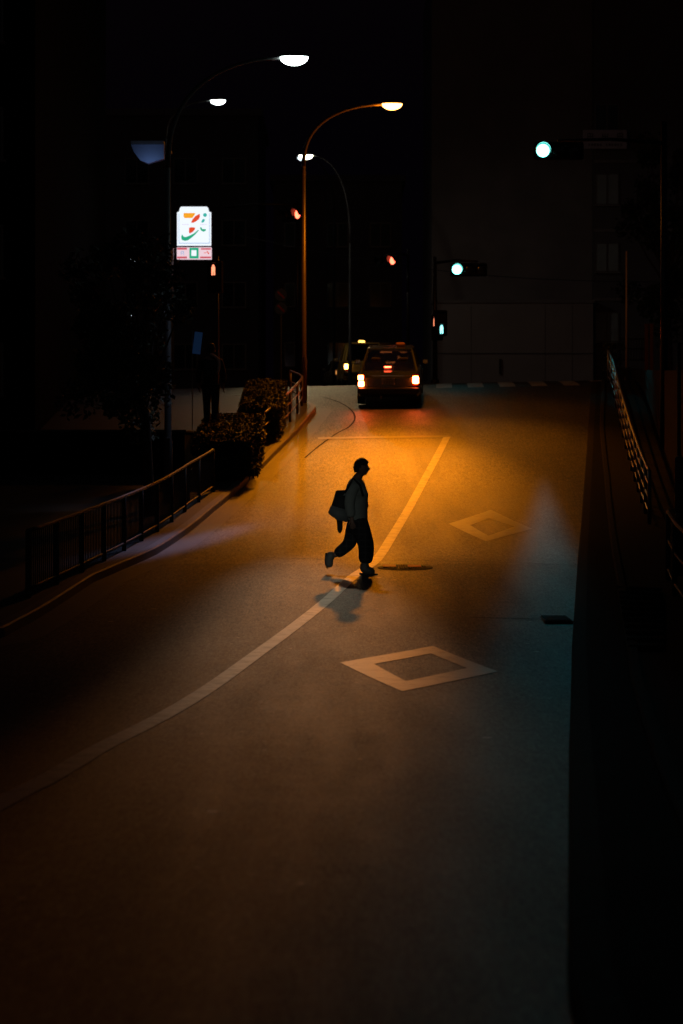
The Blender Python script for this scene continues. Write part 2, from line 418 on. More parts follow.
# zebra crossing at the top of the slope
for i, px in enumerate((413, 444, 475, 506, 537, 568.5, 599)):
    X = atx(px, 73.6); bm = nb(); rows = []
    for y in frange(71.6, 75.6, .5):
        rows.append([bm.verts.new((X + s * .235 + (y - 73.6) * .04, y, tz(X + s * .23, y) + .009)) for s in (-1, 1)])
    for k in range(len(rows) - 1): bm.faces.new((rows[k][0], rows[k][1], rows[k+1][1], rows[k+1][0]))
    tag(link('crossing_stripe', bm, M['paint']), kind='structure', group='zebra crossing stripes at the top of the slope')
# tar seam curving round the corner and a few repaired cracks
tag(strip('tar_seam', cr([G(*p) for p in ((322, 397), (338, 402), (350, 409), (355, 418), (349, 427), (336, 434), (318, 447), (305, 458))]), .045, M['tar'], dz=.005, jit=.6), kind='structure')
tag(strip('road_joint', [G(*p) for p in ((258, 558), (340, 560), (420, 561), (520, 563), (575, 566))], .025, M['tar'], dz=.005, jit=.9), kind='structure')
tag(strip('road_joint', cr([G(*p) for p in ((470, 618), (520, 619), (548, 620), (566, 620))]), .05, M['tar'], dz=.005, jit=.9), kind='structure')
# pale chips and spots in the surface
bm = nb()
for i in range(420):
    y = random.uniform(8, 60); x = random.uniform(klx(y), krx(y)); r = random.uniform(.006, .018) * (2.2 if random.random() < .08 else 1)
    n = 6; c = [bm.verts.new((x + r * math.cos(a) * random.uniform(.7, 1.6), y + r * math.sin(a) * random.uniform(.7, 1.6), tz(x, y) + .0045)) for a in [2*math.pi*k/n for k in range(n)]]
    bm.faces.new(c)
tag(link('road_chips', bm, mat('pale_chips', (.34, .31, .27), .5)), kind='stuff')

# manhole cover in an iron ring
mx, my = G(400, 568)
t = thing('manhole_cover', 'round iron manhole cover just right of the walking man\'s front foot', 'manhole cover', (mx + .08, my, tz(mx, my)), 0, rx=math.atan(.045))
bm = nb(); disc(bm, (0, 0, .004), .42, 40, .008, 'z'); link('outer_ring', bm, M['iron'], t)
bm = nb(); disc(bm, (0, 0, .0145), .33, 40, .006, 'z')
for i in range(-4, 5):
    for j in range(-4, 5):
        if math.hypot(i, j) * .07 < .29: box(bm, (i * .07, j * .07, .024), (.04, .04, .007), Matrix.Rotation(.78, 3, 'Z'))
lid = link('lid', bm, mat('worn_iron', (.07, .03, .02), .7, .2), t)
for x_, w_ in ((-.24, .2), (.14, .2)):  # red glints on the lid painted as two raised patches
    bm = nb(); box(bm, (x_, .02, .03), (w_, .3, .008), bev=.003); link('painted_red_glint', bm, mat('red_glint_paint', (.75, .05, .03), .6, spec=.2), lid)
# drain grate at the right gutter
gx, gy = G(565, 620)
t = thing('drain_grate', 'iron drain grate in the gutter of the right kerb', 'drain', (krx(gy) - .22, gy, tz(gx, gy) + .006))
bm = nb(); box(bm, (0, 0, .006), (.34, .9, .01)); link('grate_frame', bm, M['iron'], t)
bm = nb()
for k in range(11): box(bm, (0, -.4 + k * .08, .018), (.3, .03, .012))
link('grate_bars', bm, M['iron'], t)

# ------------------------------------------------------------------ street lamps
lights = []
def lamp(name, label, base, top_z, arm, mat_pole, glow, head_len=.56, r0=.085, drop=.9, group='street lamps over the road', angle=0, sleeve=True):
    X, Y = base; z0 = tz(X, Y) + (.13 if X < klx(min(Y, 72)) and Y < 69 else 0)
    t = thing(name, label, 'street lamp', (X, Y, z0), angle, group)
    H = top_z - z0; s = 1 if arm > 0 else -1; A = abs(arm)
    bm = nb(); kz = H - drop * 1.15
    tube(bm, [(0, 0, 0), (0, 0, 1.2), (0, 0, 1.25), (0, 0, kz)], [r0, r0, r0 * .8, r0 * .58], 14); link('pole', bm, mat_pole, t, True)
    bm = nb(); pts = []
    for k in range(15):
        u = k / 14 * math.pi / 2
        pts.append((s * (A - head_len * .45) * (1 - math.cos(u)) ** 1.15, 0, kz + (H - kz - .03) * math.sin(u) ** .95))
    tube(bm, pts, [r0 * .58 - (r0 * .25) * k / 14 for k in range(15)], 12); link('arm', bm, mat_pole, t, True)
    # head: shallow hooded housing, glowing bowl below
    bm = nb(); bmesh.ops.create_uvsphere(bm, u_segments=20, v_segments=10, radius=1)
    for v in bm.verts:
        v.co = Vector((v.co.x * head_len * .56, v.co.y * .16, max(v.co.z, -.08) * .11))
    h = link('lamp_housing', bm, mat_pole, t, True); h.location = (s * A, 0, H)
    bm = nb(); bmesh.ops.create_uvsphere(bm, u_segments=24, v_segments=14, radius=1)
    for v in bm.verts:
        v.co = Vector((v.co.x * head_len * .5, v.co.y * .14, min(v.co.z, .05) * .17))
    g = link('lamp_bowl', bm, glow, t, True); g.location = (s * A, 0, H - .012)
    if sleeve:
        bm = nb(); box(bm, (0, -r0 - .02, 1.1), (.1, .05, .34), bev=.01); link('inspection_hatch', bm, mat_pole, t)
    hp = Matrix.Translation((X, Y, z0)) @ Matrix.Rotation(angle, 4, 'Z') @ Vector((s * A, 0, H - .24))
    return t, hp
def px_base(px, Y): return (atx(px, Y), Y)
def zof(py, Y): return EYE - (py - HY) / F * Y
_, hp_white = lamp('street_lamp', 'tall grey street lamp with the biggest white light, on the left pavement', px_base(168, 47.4), zof(56.5, 47.4), 126 / F * 47.4, M['pole_grey'], E['white'], drop=1.9, r0=.09)
_, hp_orange = lamp('street_lamp', 'street lamp glowing orange on a brown pole at the corner', px_base(303.5, 66.5), zof(103.5, 66.5), 88.5 / F * 66.5, M['pole_brown'], E['orange'], drop=1.5, r0=.1)
_, hp_far1 = lamp('street_lamp', 'distant smaller white street lamp left of the orange one, arm reaching right', px_base(166, 88), zof(100, 88), 52 / F * 88, M['pole_grey'], E['white'], drop=1.2)
_, hp_far2 = lamp('street_lamp', 'distant street lamp whose arm curves left behind the orange lamp\'s pole', px_base(350, 95), zof(155, 95), -44 / F * 95, M['pole_grey'], E['warmwhite'], drop=3.0, r0=.08)
_, hp_far3 = lamp('street_lamp', 'faintest distant lamp, a small light beside the orange lamp\'s pole', px_base(334, 118), zof(157, 118), -33 / F * 118, M['pole_grey'], E['small'], head_len=.36, drop=2.4)

def area(name, loc, tgt, col, power, size=.4, spread=180, size_y=None):
    l = bpy.data.lights.new(name, 'AREA'); l.shape = 'DISK'; l.size = size; l.energy = power; l.color = col; l.spread = R(spread)
    o = bpy.data.objects.new(name, l); COL.objects.link(o); o.location = loc
    d = Vector(tgt) - Vector(loc); o.rotation_euler = d.to_track_quat('-Z', 'Y').to_euler(); return o
def spot(name, loc, tgt, col, power, ang, blend=.6, rad=.12, sx=1):
    l = bpy.data.lights.new(name, 'SPOT'); l.energy = power; l.color = col; l.spot_size = R(ang); l.spot_blend = blend; l.shadow_soft_size = rad
    o = bpy.data.objects.new(name, l); COL.objects.link(o); o.location = loc
    d = Vector(tgt) - Vector(loc); o.rotation_euler = d.to_track_quat('-Z', 'Y').to_euler(); o.scale = (sx, 1, 1); return o
LP = dict(orange=11500, spill=1000, white=560, far=200, green=1300)
OR = (1, .27, .004)
spot('sodium_lamp', hp_orange, (hp_orange.x - .9, 55, 1.8), OR, LP['orange'] * .84, 52, 1.0, .3, sx=.56)
spot('sodium_lamp_wide', hp_orange, (hp_orange.x + .6, 59, 2.4), OR, 3000, 62, 1.0, .2, sx=.9)
spot('sodium_lamp_throw', hp_orange, (-.15, 32, 0), OR, 5600, 20, 1.0, .3, sx=.25)
spot('sodium_lamp_spill', hp_orange, hp_orange + Vector((-.8, -2, -9)), OR, LP['spill'], 90, .8, .2)
pl_ = bpy.data.lights.new('sodium_bulb', 'POINT'); pl_.energy = 230; pl_.color = OR; pl_.shadow_soft_size = .2
po_ = bpy.data.objects.new('sodium_bulb', pl_); COL.objects.link(po_); po_.location = hp_orange
spot('white_lamp', hp_white, (-.45, 31, 0), (1, .80, .54), LP['white'] * 2.2, 40, 1.0, .3, sx=.25)
spot('white_lamp_down', hp_white, (-2.6, 46, .6), (.62, .72, 1), 300, 46, 1.0, .2)
spot('far_lamp_light', hp_far1, (9, 98, 3), (1, .88, .76), LP['far'], 84, .8, .2)
spot('white_lamp_kerb', hp_white, (-2.55, 41.5, .5), (.42, .54, 1), 1500, 44, 1.0, .2, sx=.13)
spot('far_lamp_light_b', hp_far2, (-.4, 67, 3.3), (1, .74, .38), 1700, 20, 1.0, .2)
spot('far_lamp_light_cars', hp_far2, (-.2, 98, 5.2), (1, .8, .5), 220, 40, 1.0, .2)
spot('far_lamp_light_parked', hp_far3, (.1, 123, 5.8), (1, .8, .5), 120, 34, 1.0, .2)
# unseen street lamp added behind the photographer to light the walker's jacket
_, hp_back = lamp('street_lamp', 'added street lamp behind the photographer, outside the picture', (-4.6, -16), 9.4, 2.4, M['pole_grey'], E['warmwhite'], drop=1.9)
spot('added_back_light', hp_back, (-.75, 32, .6), (.92, 1, .9), 9500, 13, 1.0, .2, sx=.22)

# ------------------------------------------------------------------ traffic signals
def signal(label, px, py, Y, lit, yaw=0, group='horizontal traffic signals'):
    """px,py: picture place of the lit lens; lit 0 green at left .. 2 red at right"""
    c = at(px, py, Y); off = (lit - 1) * .37
    ctr = c - Vector((off * math.cos(yaw), off * math.sin(yaw), 0))
    t = thing('traffic_signal', label, 'traffic signal', ctr, yaw, group)
    bm = nb(); box(bm, (0, .08, 0), (1.16, .14, .42), bev=.06); link('housing', bm, M['housing'], t, False)
    for k in range(3):
        x = (k - 1) * .37
        bm = nb(); bmesh.ops.create_uvsphere(bm, u_segments=20, v_segments=10, radius=.15)
        for v in bm.verts: v.co = Vector((v.co.x, min(0, v.co.y) * .25, v.co.z))
        ln = link('lens', bm, (E['green'], E['amber'], E['red'])[k] if k == lit else M['lens_off'], t, True); ln.location = (x, .005, 0)
        bm = nb(); ring = []
        n = 14
        for j in range(n + 1):
            a = R(-15 + 210 * j / n); ring.append([bm.verts.new((math.cos(a) * rr, yy, math.sin(a) * rr)) for rr, yy in ((.165, .01), (.175, -.2 + .1 * (1 - math.sin(a))), (.182, -.2 + .1 * (1 - math.sin(a))), (.182, .01))])
        for j in range(n):
            for q in range(3): bm.faces.new((ring[j][q], ring[j][q+1], ring[j+1][q+1], ring[j+1][q]))
        vz = link('visor', bm, M['black'], t); vz.location = (x, 0, 0)
    return t, ctr
def pole_arm(name, label, cat, X, Y, top, arms, m, r=.07, parts=(), group=None):
    z0 = tz(X, Y); t = thing(name, label, cat, (X, Y, z0), 0, group)
    bm = nb(); tube(bm, [(0, 0, 0), (0, 0, top - z0)], [r, r * .7], 12); link('pole', bm, m, t, True)
    for e in arms:
        a, b = [Vector(q) - Vector((X, Y, z0)) for q in e]
        bm = nb(); mid = a.lerp(b, .5) + Vector((0, 0, .06)); tube(bm, [a, mid, b], [.045, .04, .03], 8); link('arm', bm, m, t, True)
    bm = nb(); tube(bm, [(0, 0, 0), (0, 0, .12)], [r * 1.7, r * 1.5], 12); link('base_collar', bm, m, t)
    return t
_, c = signal('nearest green traffic signal, highest up over the right lane', 543, 150.5, 56, 0)
gX, gY = atx(664, 57), 57
pole_arm('signal_pole', 'dark signal mast at the right edge carrying the high green signal', 'pole', gX, gY, c.z + .8, [((gX, gY, c.z + .30), (c.x, gY - .75, c.z + .26))], M['black'], .1)
_, c = signal('lower green traffic signal in front of the dark building', 457, 269.5, 76, 0)
gX2, gY2 = atx(434, 78), 77.2
pole_arm('signal_pole', 'dark pole left of the building with green signal and walk signals', 'pole', gX2, gY2, c.z + .5, [((gX2, gY2, c.z + .3), (c.x + .3, 76.25, c.z + .27))], M['black'], .08)
_, c = signal('red traffic signal seen side-on beside the orange lamp\'s pole', 297.5, 214, 78, 2, yaw=R(-55))
sX, sY = atx(297.5, 79), 79
pole_arm('signal_pole', 'dark pole just left of the brown lamp pole holding a red signal', 'pole', sX, sY, c.z + .6, [((sX, sY, c.z + .4), (c.x - 2.2, 79.3, c.z + .35))], M['black'], .08)
_, c = signal('red traffic signal right of the orange lamp pole, above the taxi', 392.5, 260.5, 90, 2, yaw=R(-50))
pole_arm('signal_pole', 'unlit dark pole behind the cars holding the red signal above the taxi', 'pole', atx(408, 91), 91, c.z + .5, [((atx(408, 91), 91, c.z + .28), (c.x, 90.6, c.z + .26))], M['black'], .07)
def walk_signal(label, px, py, Y, lit, yaw=0):
    c = at(px, py, Y); t = thing('walk_signal', label, 'pedestrian signal', c - Vector((0, 0, -.19 if lit == 'g' else .19)), yaw, 'pedestrian signals at the junction')
    bm = nb(); box(bm, (0, .1, 0), (.40, .18, .82), bev=.04); link('housing', bm, M['housing'], t)
    for k, nm in ((1, 'r'), (-1, 'g')):
        bm = nb(); box(bm, (0, .004, k * .19), (.30, .02, .30), bev=.01); link('lens_panel', bm, M['lens_off'], t)
        if nm == lit:
            bm = nb(); disc(bm, (0, -.018, k * .19 + .095), .032, 12, .01, 'y'); box(bm, (0, -.013, k * .19 + .01), (.10, .01, .12)); box(bm, (-.03, -.013, k * .19 - .09), (.04, .01, .11)); box(bm, (.03, -.013, k * .19 - .09), (.04, .01, .11))
            link('glowing_figure', bm, E['red_man'] if nm == 'r' else E['green_man'], t)
        bm = nb(); box(bm, (0, -.06, k * .19 + .17), (.36, .14, .015)); link('hood', bm, M['black'], t)
    return t
walk_signal('pedestrian signal showing red on a thin pole below the store sign', 213.5, 269.5, 62, 'r', R(-25))
pole_arm('signal_post', 'thin dark post under the left pedestrian signal', 'pole', atx(217.5, 62.3), 62.3, zof(256, 62.3), [], M['pole_grey'], .05)
walk_signal('pedestrian signal showing red beside the walking green one', 435, 321.5, 76.7, 'r', R(-48))
walk_signal('pedestrian signal showing green figure left of the pale wall', 441.5, 329, 76.4, 'g', R(12))

# two round road signs on a thin post
t = thing('road_sign_post', 'thin post with two dim round signs left of the orange lamp', 'road sign', (atx(281, 74), 74, tz(-2, 74)))
z0 = tz(-2, 74)
bm = nb(); tube(bm, [(0, 0, 0), (0, 0, zof(288, 74) - z0)], .03, 8); link('post', bm, M['pole_grey'], t)
for py in (295, 308.5):
    z = zof(py, 74) - z0
    bm = nb(); disc(bm, (0, -.05, z), .19, 24, .012, 'y'); d = link('sign_plate', bm, M['blue_sign'], t)
    bm = nb(); box(bm, (0, -.058, z), (.28, .008, .05), Matrix.Rotation(.78, 3, 'Y')); link('red_bar', bm, M['red_sign'], d)

# ------------------------------------------------------------------ lit store sign
SY = 76.0; k_ = SY / F
sc = at(194, 232, SY)
t = thing('store_sign', 'lit white convenience store sign with orange, red and green numeral mark', 'store sign', sc)
def sp(px, py): return ((px - 194) * k_, -(py - 232) * k_)
bm = nb(); out = [(176.5, 246), (176.5, 211.5), (178.5, 211), (179.3, 207.5), (181, 206), (207, 206), (208.7, 207.5), (209.5, 211), (211.6, 211.5), (211.6, 246)]
prism(bm, [sp(*p) for p in out], .04, .34); link('cabinet', bm, M['sign_case'], t)
bm = nb(); out2 = [(177, 245.6), (177, 212.3), (179, 211.6), (179.9, 208), (181.3, 206.6), (206.7, 206.6), (208.1, 208), (209, 211.6), (211.1, 212.3), (211.1, 245.6)]
prism(bm, [sp(*p) for p in out2], .02, .05); face = link('light_panel', bm, E['panel'], t)
def zz(px, py): return (165 + px / 11.383, 195 + py / 11.383)
def shape(nm, pts, m, y0=.004, par=face):
    bm = nb(); prism(bm, [sp(*zz(*p)) for p in pts], y0, y0 + .013); return link(nm, bm, m, par)
shape('orange_bar', [(212, 205), (345, 205), (338, 225), (310, 262), (222, 262), (210, 240)], E['s_orange'])
shape('red_stroke', [(395, 212), (398, 245), (385, 275), (350, 302), (315, 318), (296, 312), (315, 275), (345, 240)], E['s_red'])
shape('red_stem', [(275, 372), (300, 366), (342, 370), (340, 392), (318, 418), (280, 440), (272, 420)], E['s_red'])
shape('green_sweep', [(195, 448), (184, 475), (190, 508), (225, 522), (262, 515), (300, 488), (345, 448), (385, 402), (378, 396), (330, 436), (285, 460), (240, 478), (212, 474)], E['s_green'])
bm = nb(); c0 = sp(*zz(455, 227)); disc(bm, (c0[0], .004, c0[1]), 22 / 11.383 * k_, 18, .013, 'y'); link('green_dot', bm, E['s_teal'], face)
shape('teal_stroke', [(432, 270), (455, 280), (445, 305), (425, 315), (410, 308), (422, 290)], E['s_teal'])
shape('green_hook', [(398, 368), (412, 366), (425, 388), (462, 388), (468, 402), (440, 418), (415, 408), (402, 390)], E['s_green'])
for (a, b, c_, d) in ((163, 545, 505, 552), (157, 210, 162, 552), (503, 210, 508, 552)):
    shape('border_line', [(a, b), (c_, b), (c_, d), (a, d)], E['s_line'])
bm = nb(); prism(bm, [sp(*p) for p in ((176.8, 258.8), (176.8, 247.2), (211.2, 247.2), (211.2, 258.8))], .02, .3); low = link('lower_panel', bm, E['s_pink'], t)
def rect(nm, a, b, c_, d, m, par=low, y0=.004): return shape(nm, [(a, b), (c_, b), (c_, d), (a, d)], m, y0, par)
rect('red_band', 138, 600, 250, 622, E['s_pinkred']); rect('red_band', 138, 700, 250, 722, E['s_pinkred'])
rect('red_band', 410, 605, 524, 622, E['s_pinkred']); rect('red_band', 400, 700, 524, 720, E['s_pinkred'])
rect('green_square', 278, 600, 382, 722, E['s_green']); rect('white_square', 300, 628, 358, 694, E['panel'], y0=-.002)
for (a, b, c_, d) in ((180, 640, 186, 685), (186, 640, 215, 646), (209, 646, 215, 685), (190, 660, 206, 665), (440, 655, 470, 661), (476, 640, 490, 655), (488, 655, 502, 672)):
    rect('lettering', a, b, c_, d, E['s_line'] if a < 300 else E['s_red'], y0=.002)
pole_arm('sign_pole', 'grey pole holding up the store sign, left edge', 'pole', atx(172.2, SY + .4), SY + .25, zof(247, SY), [((atx(172, SY), SY + .25, zof(251, SY)), (sc.x, SY + .17, zof(246.8, SY)))], M['pole_grey'], .07)
for (a, b) in ((196, 206), (212, 226), (232, 244), (250, 268), (404, 416), (424, 440), (448, 462), (468, 478)):
    shape('faint_lettering', [(a, 330), (b, 330), (b, 341), (a, 341)], E['s_faint'])
t = thing('small_box_sign', 'small dim pale box sign beside the store sign pole', 'sign', at(171.6, 254, 75.4))
bm = nb(); box(bm, (0, 0, 0), (.12, .25, .38), bev=.01); link('case', bm, mat('pale_box', (.5, .45, .6), .6), t)
bm = nb(); box(bm, (0, .2, .1), (.03, .3, .03)); link('bracket', bm, M['steel'], t)

# ------------------------------------------------------------------ fences
def fence(label, pts, h, rails, bal, m, group=None, post_r=.035, every=1.9, dz=.13, endpost=True):
    P = [Vector((x, y, tz(x, y) + dz)) for x, y in pts]; base = P[0].copy()
    t = thing('guard_fence', label, 'fence', base, 0, group)
    L = [0]
    for i in range(1, len(P)): L.append(L[-1] + (P[i] - P[i-1]).length)
    def pos(s):
        for i in range(1, len(P)):
            if s <= L[i] + 1e-6:
                q = P[i-1].lerp(P[i], (s - L[i-1]) / (L[i] - L[i-1])); q.z = tz(q.x, q.y) + dz; return q - base
        return P[-1] - base
    tot = L[-1]; n = max(1, round(tot / every))
    for k in range(n + 1):
        p = pos(tot * k / n); bm = nb(); tube(bm, [p - Vector((0, 0, .05)), p + Vector((0, 0, h))], post_r, 10); link('post', bm, m, t, True)
    for j, rh in enumerate(rails):
        bm = nb(); tube(bm, [pos(tot * k / (n * 3)) + Vector((0, 0, rh)) for k in range(n * 3 + 1)], .03 if j == 0 else .02, 8); link('rail', bm, m, t, True)
    if bal:
        bm = nb(); cnt = int(tot / bal)
        for k in range(cnt):
            p = pos(tot * (k + .5) / cnt); tube(bm, [p + Vector((0, 0, rails[-1])), p + Vector((0, 0, rails[0]))], .009, 5)
        link('balusters', bm, m, t)
    return t
fence('long guard fence with upright bars along the near left kerb', [G(*p, dz=.13) for p in ((28, 598), (70, 578), (120, 553), (160, 530), (190, 508), (213, 492))], .86, (.86, .12), .13, M['rail'])
fence('low pipe fence on the corner by the orange lamp', [(klx(y) - .35, y) for y in (57.5, 59.5, 61.5, 63.5, 65, 66)] + [(klx(66) - .7, 67.4)], .8, (.8, .5, .25), 0, M['pole_brown'], every=1.6)
fence('long steel guard fence climbing the right pavement with teal glints', [(kox(y) + .42 + .012 * (70 - y), y) for y in (70.5, 67, 63, 59, 55, 51, 47, 43.5)], .95, (.95, .7, .45, .2), 0, M['steel'], every=2.0, dz=.125)
fence('near pipe fence cut off by the right edge of the picture', [(atx(668, 33.5), 33.5), (atx(676, 31), 31), (atx(700, 27), 27)], .95, (.95, .55, .15), 0, M['rail'], every=2.2, dz=.125)
# hooped sign-post at the right edge
t = thing('marker_post', 'grey marker post with a bolt standing at the right edge', 'post', (atx(679, 34.2), 34.2, tz(5, 34.2) + .12))
bm = nb(); tube(bm, [(0, 0, 0), (0, 0, 1.66), (0, 0, 1.7)], [.06, .06, .03], 16); link('post', bm, M['pole_grey'], t, True)
bm = nb(); disc(bm, (-.03, -.085, .86), .03, 10, .03, 'y'); link('bolt', bm, M['steel'], t)
bm = nb(); tube(bm, [(0, 0, 1.7), (0, 0, 3.3)], .028, 10); link('upper_tube', bm, M['black'], t, True)
# ribbed ramp plate beside the right pavement
t = thing('ribbed_ramp', 'low ribbed metal ramp lying on the right verge', 'ramp', (0, 0, 0))
pa, pb, pc, pd = [G(*p, dz=.13) for p in ((617, 590), (662, 592), (664, 650), (627, 650))]
bm = nb()
for k in range(2):
    pass
c4 = [Vector((q[0], q[1], tz(*q) + .145)) for q in (pa, pb, pc, pd)]
bm.faces.new([bm.verts.new(v) for v in c4]); bmesh.ops.solidify(bm, geom=bm.faces[:], thickness=.03); link('plate', bm, M['iron'], t)
for k in range(11):
    bm = nb(); u = k / 10; a = c4[0].lerp(c4[3], u); b = c4[1].lerp(c4[2], u)
    a = a.lerp(b, .03)
    tube(bm, [a + Vector((0, 0, .02)), b + Vector((0, 0, .02))], .022, 6)
    link('rib', bm, M['iron'], t)

# ------------------------------------------------------------------ foliage
def leaves(bm, fn, n, size, mi=0):
    for i in range(n):
        p, nrm = fn()
        s = size * random.uniform(.6, 1.3); q = Euler((random.uniform(-1, 1), random.uniform(-1, 1), random.uniform(0, 6.28))).to_matrix()
        a = q @ Vector((s, 0, 0)); b = q @ Vector((0, s * .55, 0))
        vs = [bm.verts.new(p + v) for v in (-a, -b * .9 + a * .1, a, b * .9 + a * .1)]
        f = bm.faces.new(vs); f.material_index = mi
def hedge(label, x0, x1, y0, y1, h, n=11000):
    cx, cy = (x0 + x1) / 2, (y0 + y1) / 2; z0 = tz(cx, cy) + .13
    t = thing('trimmed_hedge', label, 'hedge', (cx, cy, z0), 0, 'trimmed hedges on the corner pavement')
    bm = nb(); cells = 10
    def hp(u, v):
        return Vector(((u - .5) * (x1 - x0), (v - .5) * (y1 - y0), tz(cx, y0 + v * (y1 - y0)) - tz(cx, cy)))
    def f():
        u, v, w = random.random(), random.random(), random.random()
        k = random.random()
        if k < .4: w = 1 - random.random() ** 2 * .1
        elif k < .7: v = (random.random() ** 2) * .08
        elif k < .85: u = 1 - (random.random() ** 2) * .08
        else: u = (random.random() ** 2) * .08
        p = hp(u, v); e = .05 * pnoise(Vector((p.x * 3 + cx, p.y * 2, w * 4)))
        edge = min(1, 6 * min(u, 1 - u) + .5, 6 * min(v, 1 - v) + .5)
        return p + Vector((e * 2, e * 2, .08 + (h - .08) * w * (0.86 + .14 * edge) + e * 2)), None
    leaves(bm, f, n, .04); link('foliage', bm, M['leaf_dry'], t, 'keep')
    bm = nb()
    for i in range(14):
        p = hp(random.uniform(.1, .9), random.uniform(.1, .9))
        tube(bm, [p - Vector((0, 0, .1)), p + Vector((random.uniform(-.1, .1), 0, h * .5)), p + Vector((random.uniform(-.15, .15), random.uniform(-.1, .1), h * .85))], [.02, .014, .006], 5)
    link('stems', bm, M['bark'], t)
    bm = nb(); mx_ = hp(.5, .5)
    vs = []
    r = bmesh.ops.create_cube(bm, size=1)
    for v in r['verts']:
        u, vv, w = v.co.x * .78 + .5, v.co.y * .9 + .5, v.co.z + .5
        p = hp(u, vv); v.co = p + Vector((0, 0, .12 + (h - .3) * w))
    bmesh.ops.subdivide_edges(bm, edges=bm.edges[:], cuts=8, use_grid_fill=True)
    for v in bm.verts: v.co += Vector((pnoise(v.co * 5), pnoise(v.co * 5 + Vector((9, 0, 0))), pnoise(v.co * 5 + Vector((0, 9, 0))))) * .06
    link('inner_branches', bm, M['bark'], t)
    return t
hedge('broad trimmed hedge nearer the kerb, in front of the smaller one', -3.15, -1.78, 51.2, 56.0, 1.0)
hedge('smaller trimmed hedge farther up, beside the corner pipe fence', -2.5, -1.45, 58.6, 64.5, .92)

def tree(label, base, H, crown_c, crown_r, n, leafm, trunk_r=.12, seedv=1, size=.07):
    random.seed(seedv); X, Y = base; z0 = tz(X, Y) + .12
    t = thing('roadside_tree', label, 'tree', (X, Y, z0), 0, 'trees beside the road')
    C = Vector(crown_c) - Vector((X, Y, z0)); Rr = Vector(crown_r)
    bm = nb(); tube(bm, [(0, 0, -.1), (.02, 0, .4), (-.03, .02, C.z * .5), (C.x * .3, C.y * .3, C.z * .9)], [trunk_r * 1.25, trunk_r, trunk_r * .8, trunk_r * .5], 12)
    tr = link('trunk', bm, M['bark'], t, True)
    clumps = []
    bm = nb()
    for i in range(34):
        while True:
            d = Vector((random.uniform(-1, 1), random.uniform(-1, 1), random.uniform(-1, 1)))
            if d.length < 1: break
        c = C + Vector((d.x * Rr.x, d.y * Rr.y, d.z * Rr.z)); clumps.append((c, random.uniform(.28, .55) * min(Rr) * .8))
        s = Vector((C.x * .2, C.y * .2, C.z * random.uniform(.5, .85)))
        tube(bm, [s, s.lerp(c, .5) + Vector((0, 0, -.1)), c], [trunk_r * .35, trunk_r * .2, .012], 6)
    link('limbs', bm, M['bark'], tr, True)
    bm = nb()
    def f():
        c, r = random.choice(clumps)
        d = Vector((random.gauss(0, 1), random.gauss(0, 1), random.gauss(0, .8))).normalized() * r * random.random() ** .4
        return c + d, None
    leaves(bm, f, n, size); link('crown', bm, leafm, t, 'keep')
    return t
tree('dark leafy tree standing behind the left guard fence', (atx(148, 45), 45), 6, at(124, 335, 45), (1.15, 1.3, 1.9), 8000, M['leaf'], .10, 3)
tree('tall unlit tree at the right edge in front of the apartments', (atx(668, 86), 86), 8, at(668, 240, 86), (1.9, 1.6, 3.6), 8000, M['leaf'], .16, 5, .1)
random.seed(11)
def bush(label, px, Y, h, w, n=600):
    X = atx(px, Y); t = thing('shrub', label, 'shrub', (X, Y, tz(X, Y) + .12), 0)
    bm = nb()
    for k in range(9): tube(bm, [(random.uniform(-.05, .05), 0, -.1), (random.uniform(-w, w) * .5, 0, h * .5), (random.uniform(-w, w), random.uniform(-w, w), h * random.uniform(.7, 1))], [.012, .01, .004], 5)
    link('stems', bm, M['bark'], t)
    bm = nb()
    leaves(bm, lambda: (Vector((random.gauss(0, w * .45), random.gauss(0, w * .45), h * random.uniform(.2, 1))), None), n, .05); link('foliage', bm, M['leaf'], t, 'keep')
bush('thin upright shrub at the top of the right guard fence', 612, 72.3, 1.1, .3)

# ------------------------------------------------------------------ buildings
def wallbox(name, parent, x0, x1, y0, y1, z0, z1, m):
    bm = nb(); box(bm, ((x0 + x1) / 2, (y0 + y1) / 2, (z0 + z1) / 2), (x1 - x0, y1 - y0, z1 - z0)); return link(name, bm, m, parent)
def win(parent, x0, x1, y, z0, z1, pane=None, mull=1, sill=True, dep=.06):
    bm = nb(); w = .05
    box(bm, ((x0 + x1) / 2, y, z1 - w / 2), (x1 - x0, dep, w)); box(bm, ((x0 + x1) / 2, y, z0 + w / 2), (x1 - x0, dep, w))
    box(bm, (x0 + w / 2, y, (z0 + z1) / 2), (w, dep, z1 - z0 - 2 * w)); box(bm, (x1 - w / 2, y, (z0 + z1) / 2), (w, dep, z1 - z0 - 2 * w))
    for k in range(mull):
        xm = x0 + (x1 - x0) * (k + 1) / (mull + 1); box(bm, (xm, y - .005, (z0 + z1) / 2), (w * .9, dep, z1 - z0 - 2 * w))
    o = link('window', bm, M['alu'], parent)
    bm = nb(); box(bm, ((x0 + x1) / 2, y + .01, (z0 + z1) / 2), (x1 - x0 - 2 * w, .012, z1 - z0 - 2 * w)); link('pane', bm, pane or M['window'], o)
    if sill:
        bm = nb(); box(bm, ((x0 + x1) / 2, y - .08, z0 - .035), (x1 - x0 + .12, .16, .05)); link('sill', bm, M['concrete'], o)
    return o
BY = 101.0
gz = tz(8, BY)
bt = thing('apartment_building', 'dark apartment block with one column of dim windows and a name board', 'building', (atx(620, BY), BY, gz))
def loc(px, py, Y=BY, b=bt): return at(px, py, Y) - b.location
x0, _, z1 = loc(594, -60); x1 = loc(1050, 0).x
wallbox('wall', bt, x0, x1, 0, 12, -1, z1, M['tilewall'])
xm0 = loc(432.5, 0).x
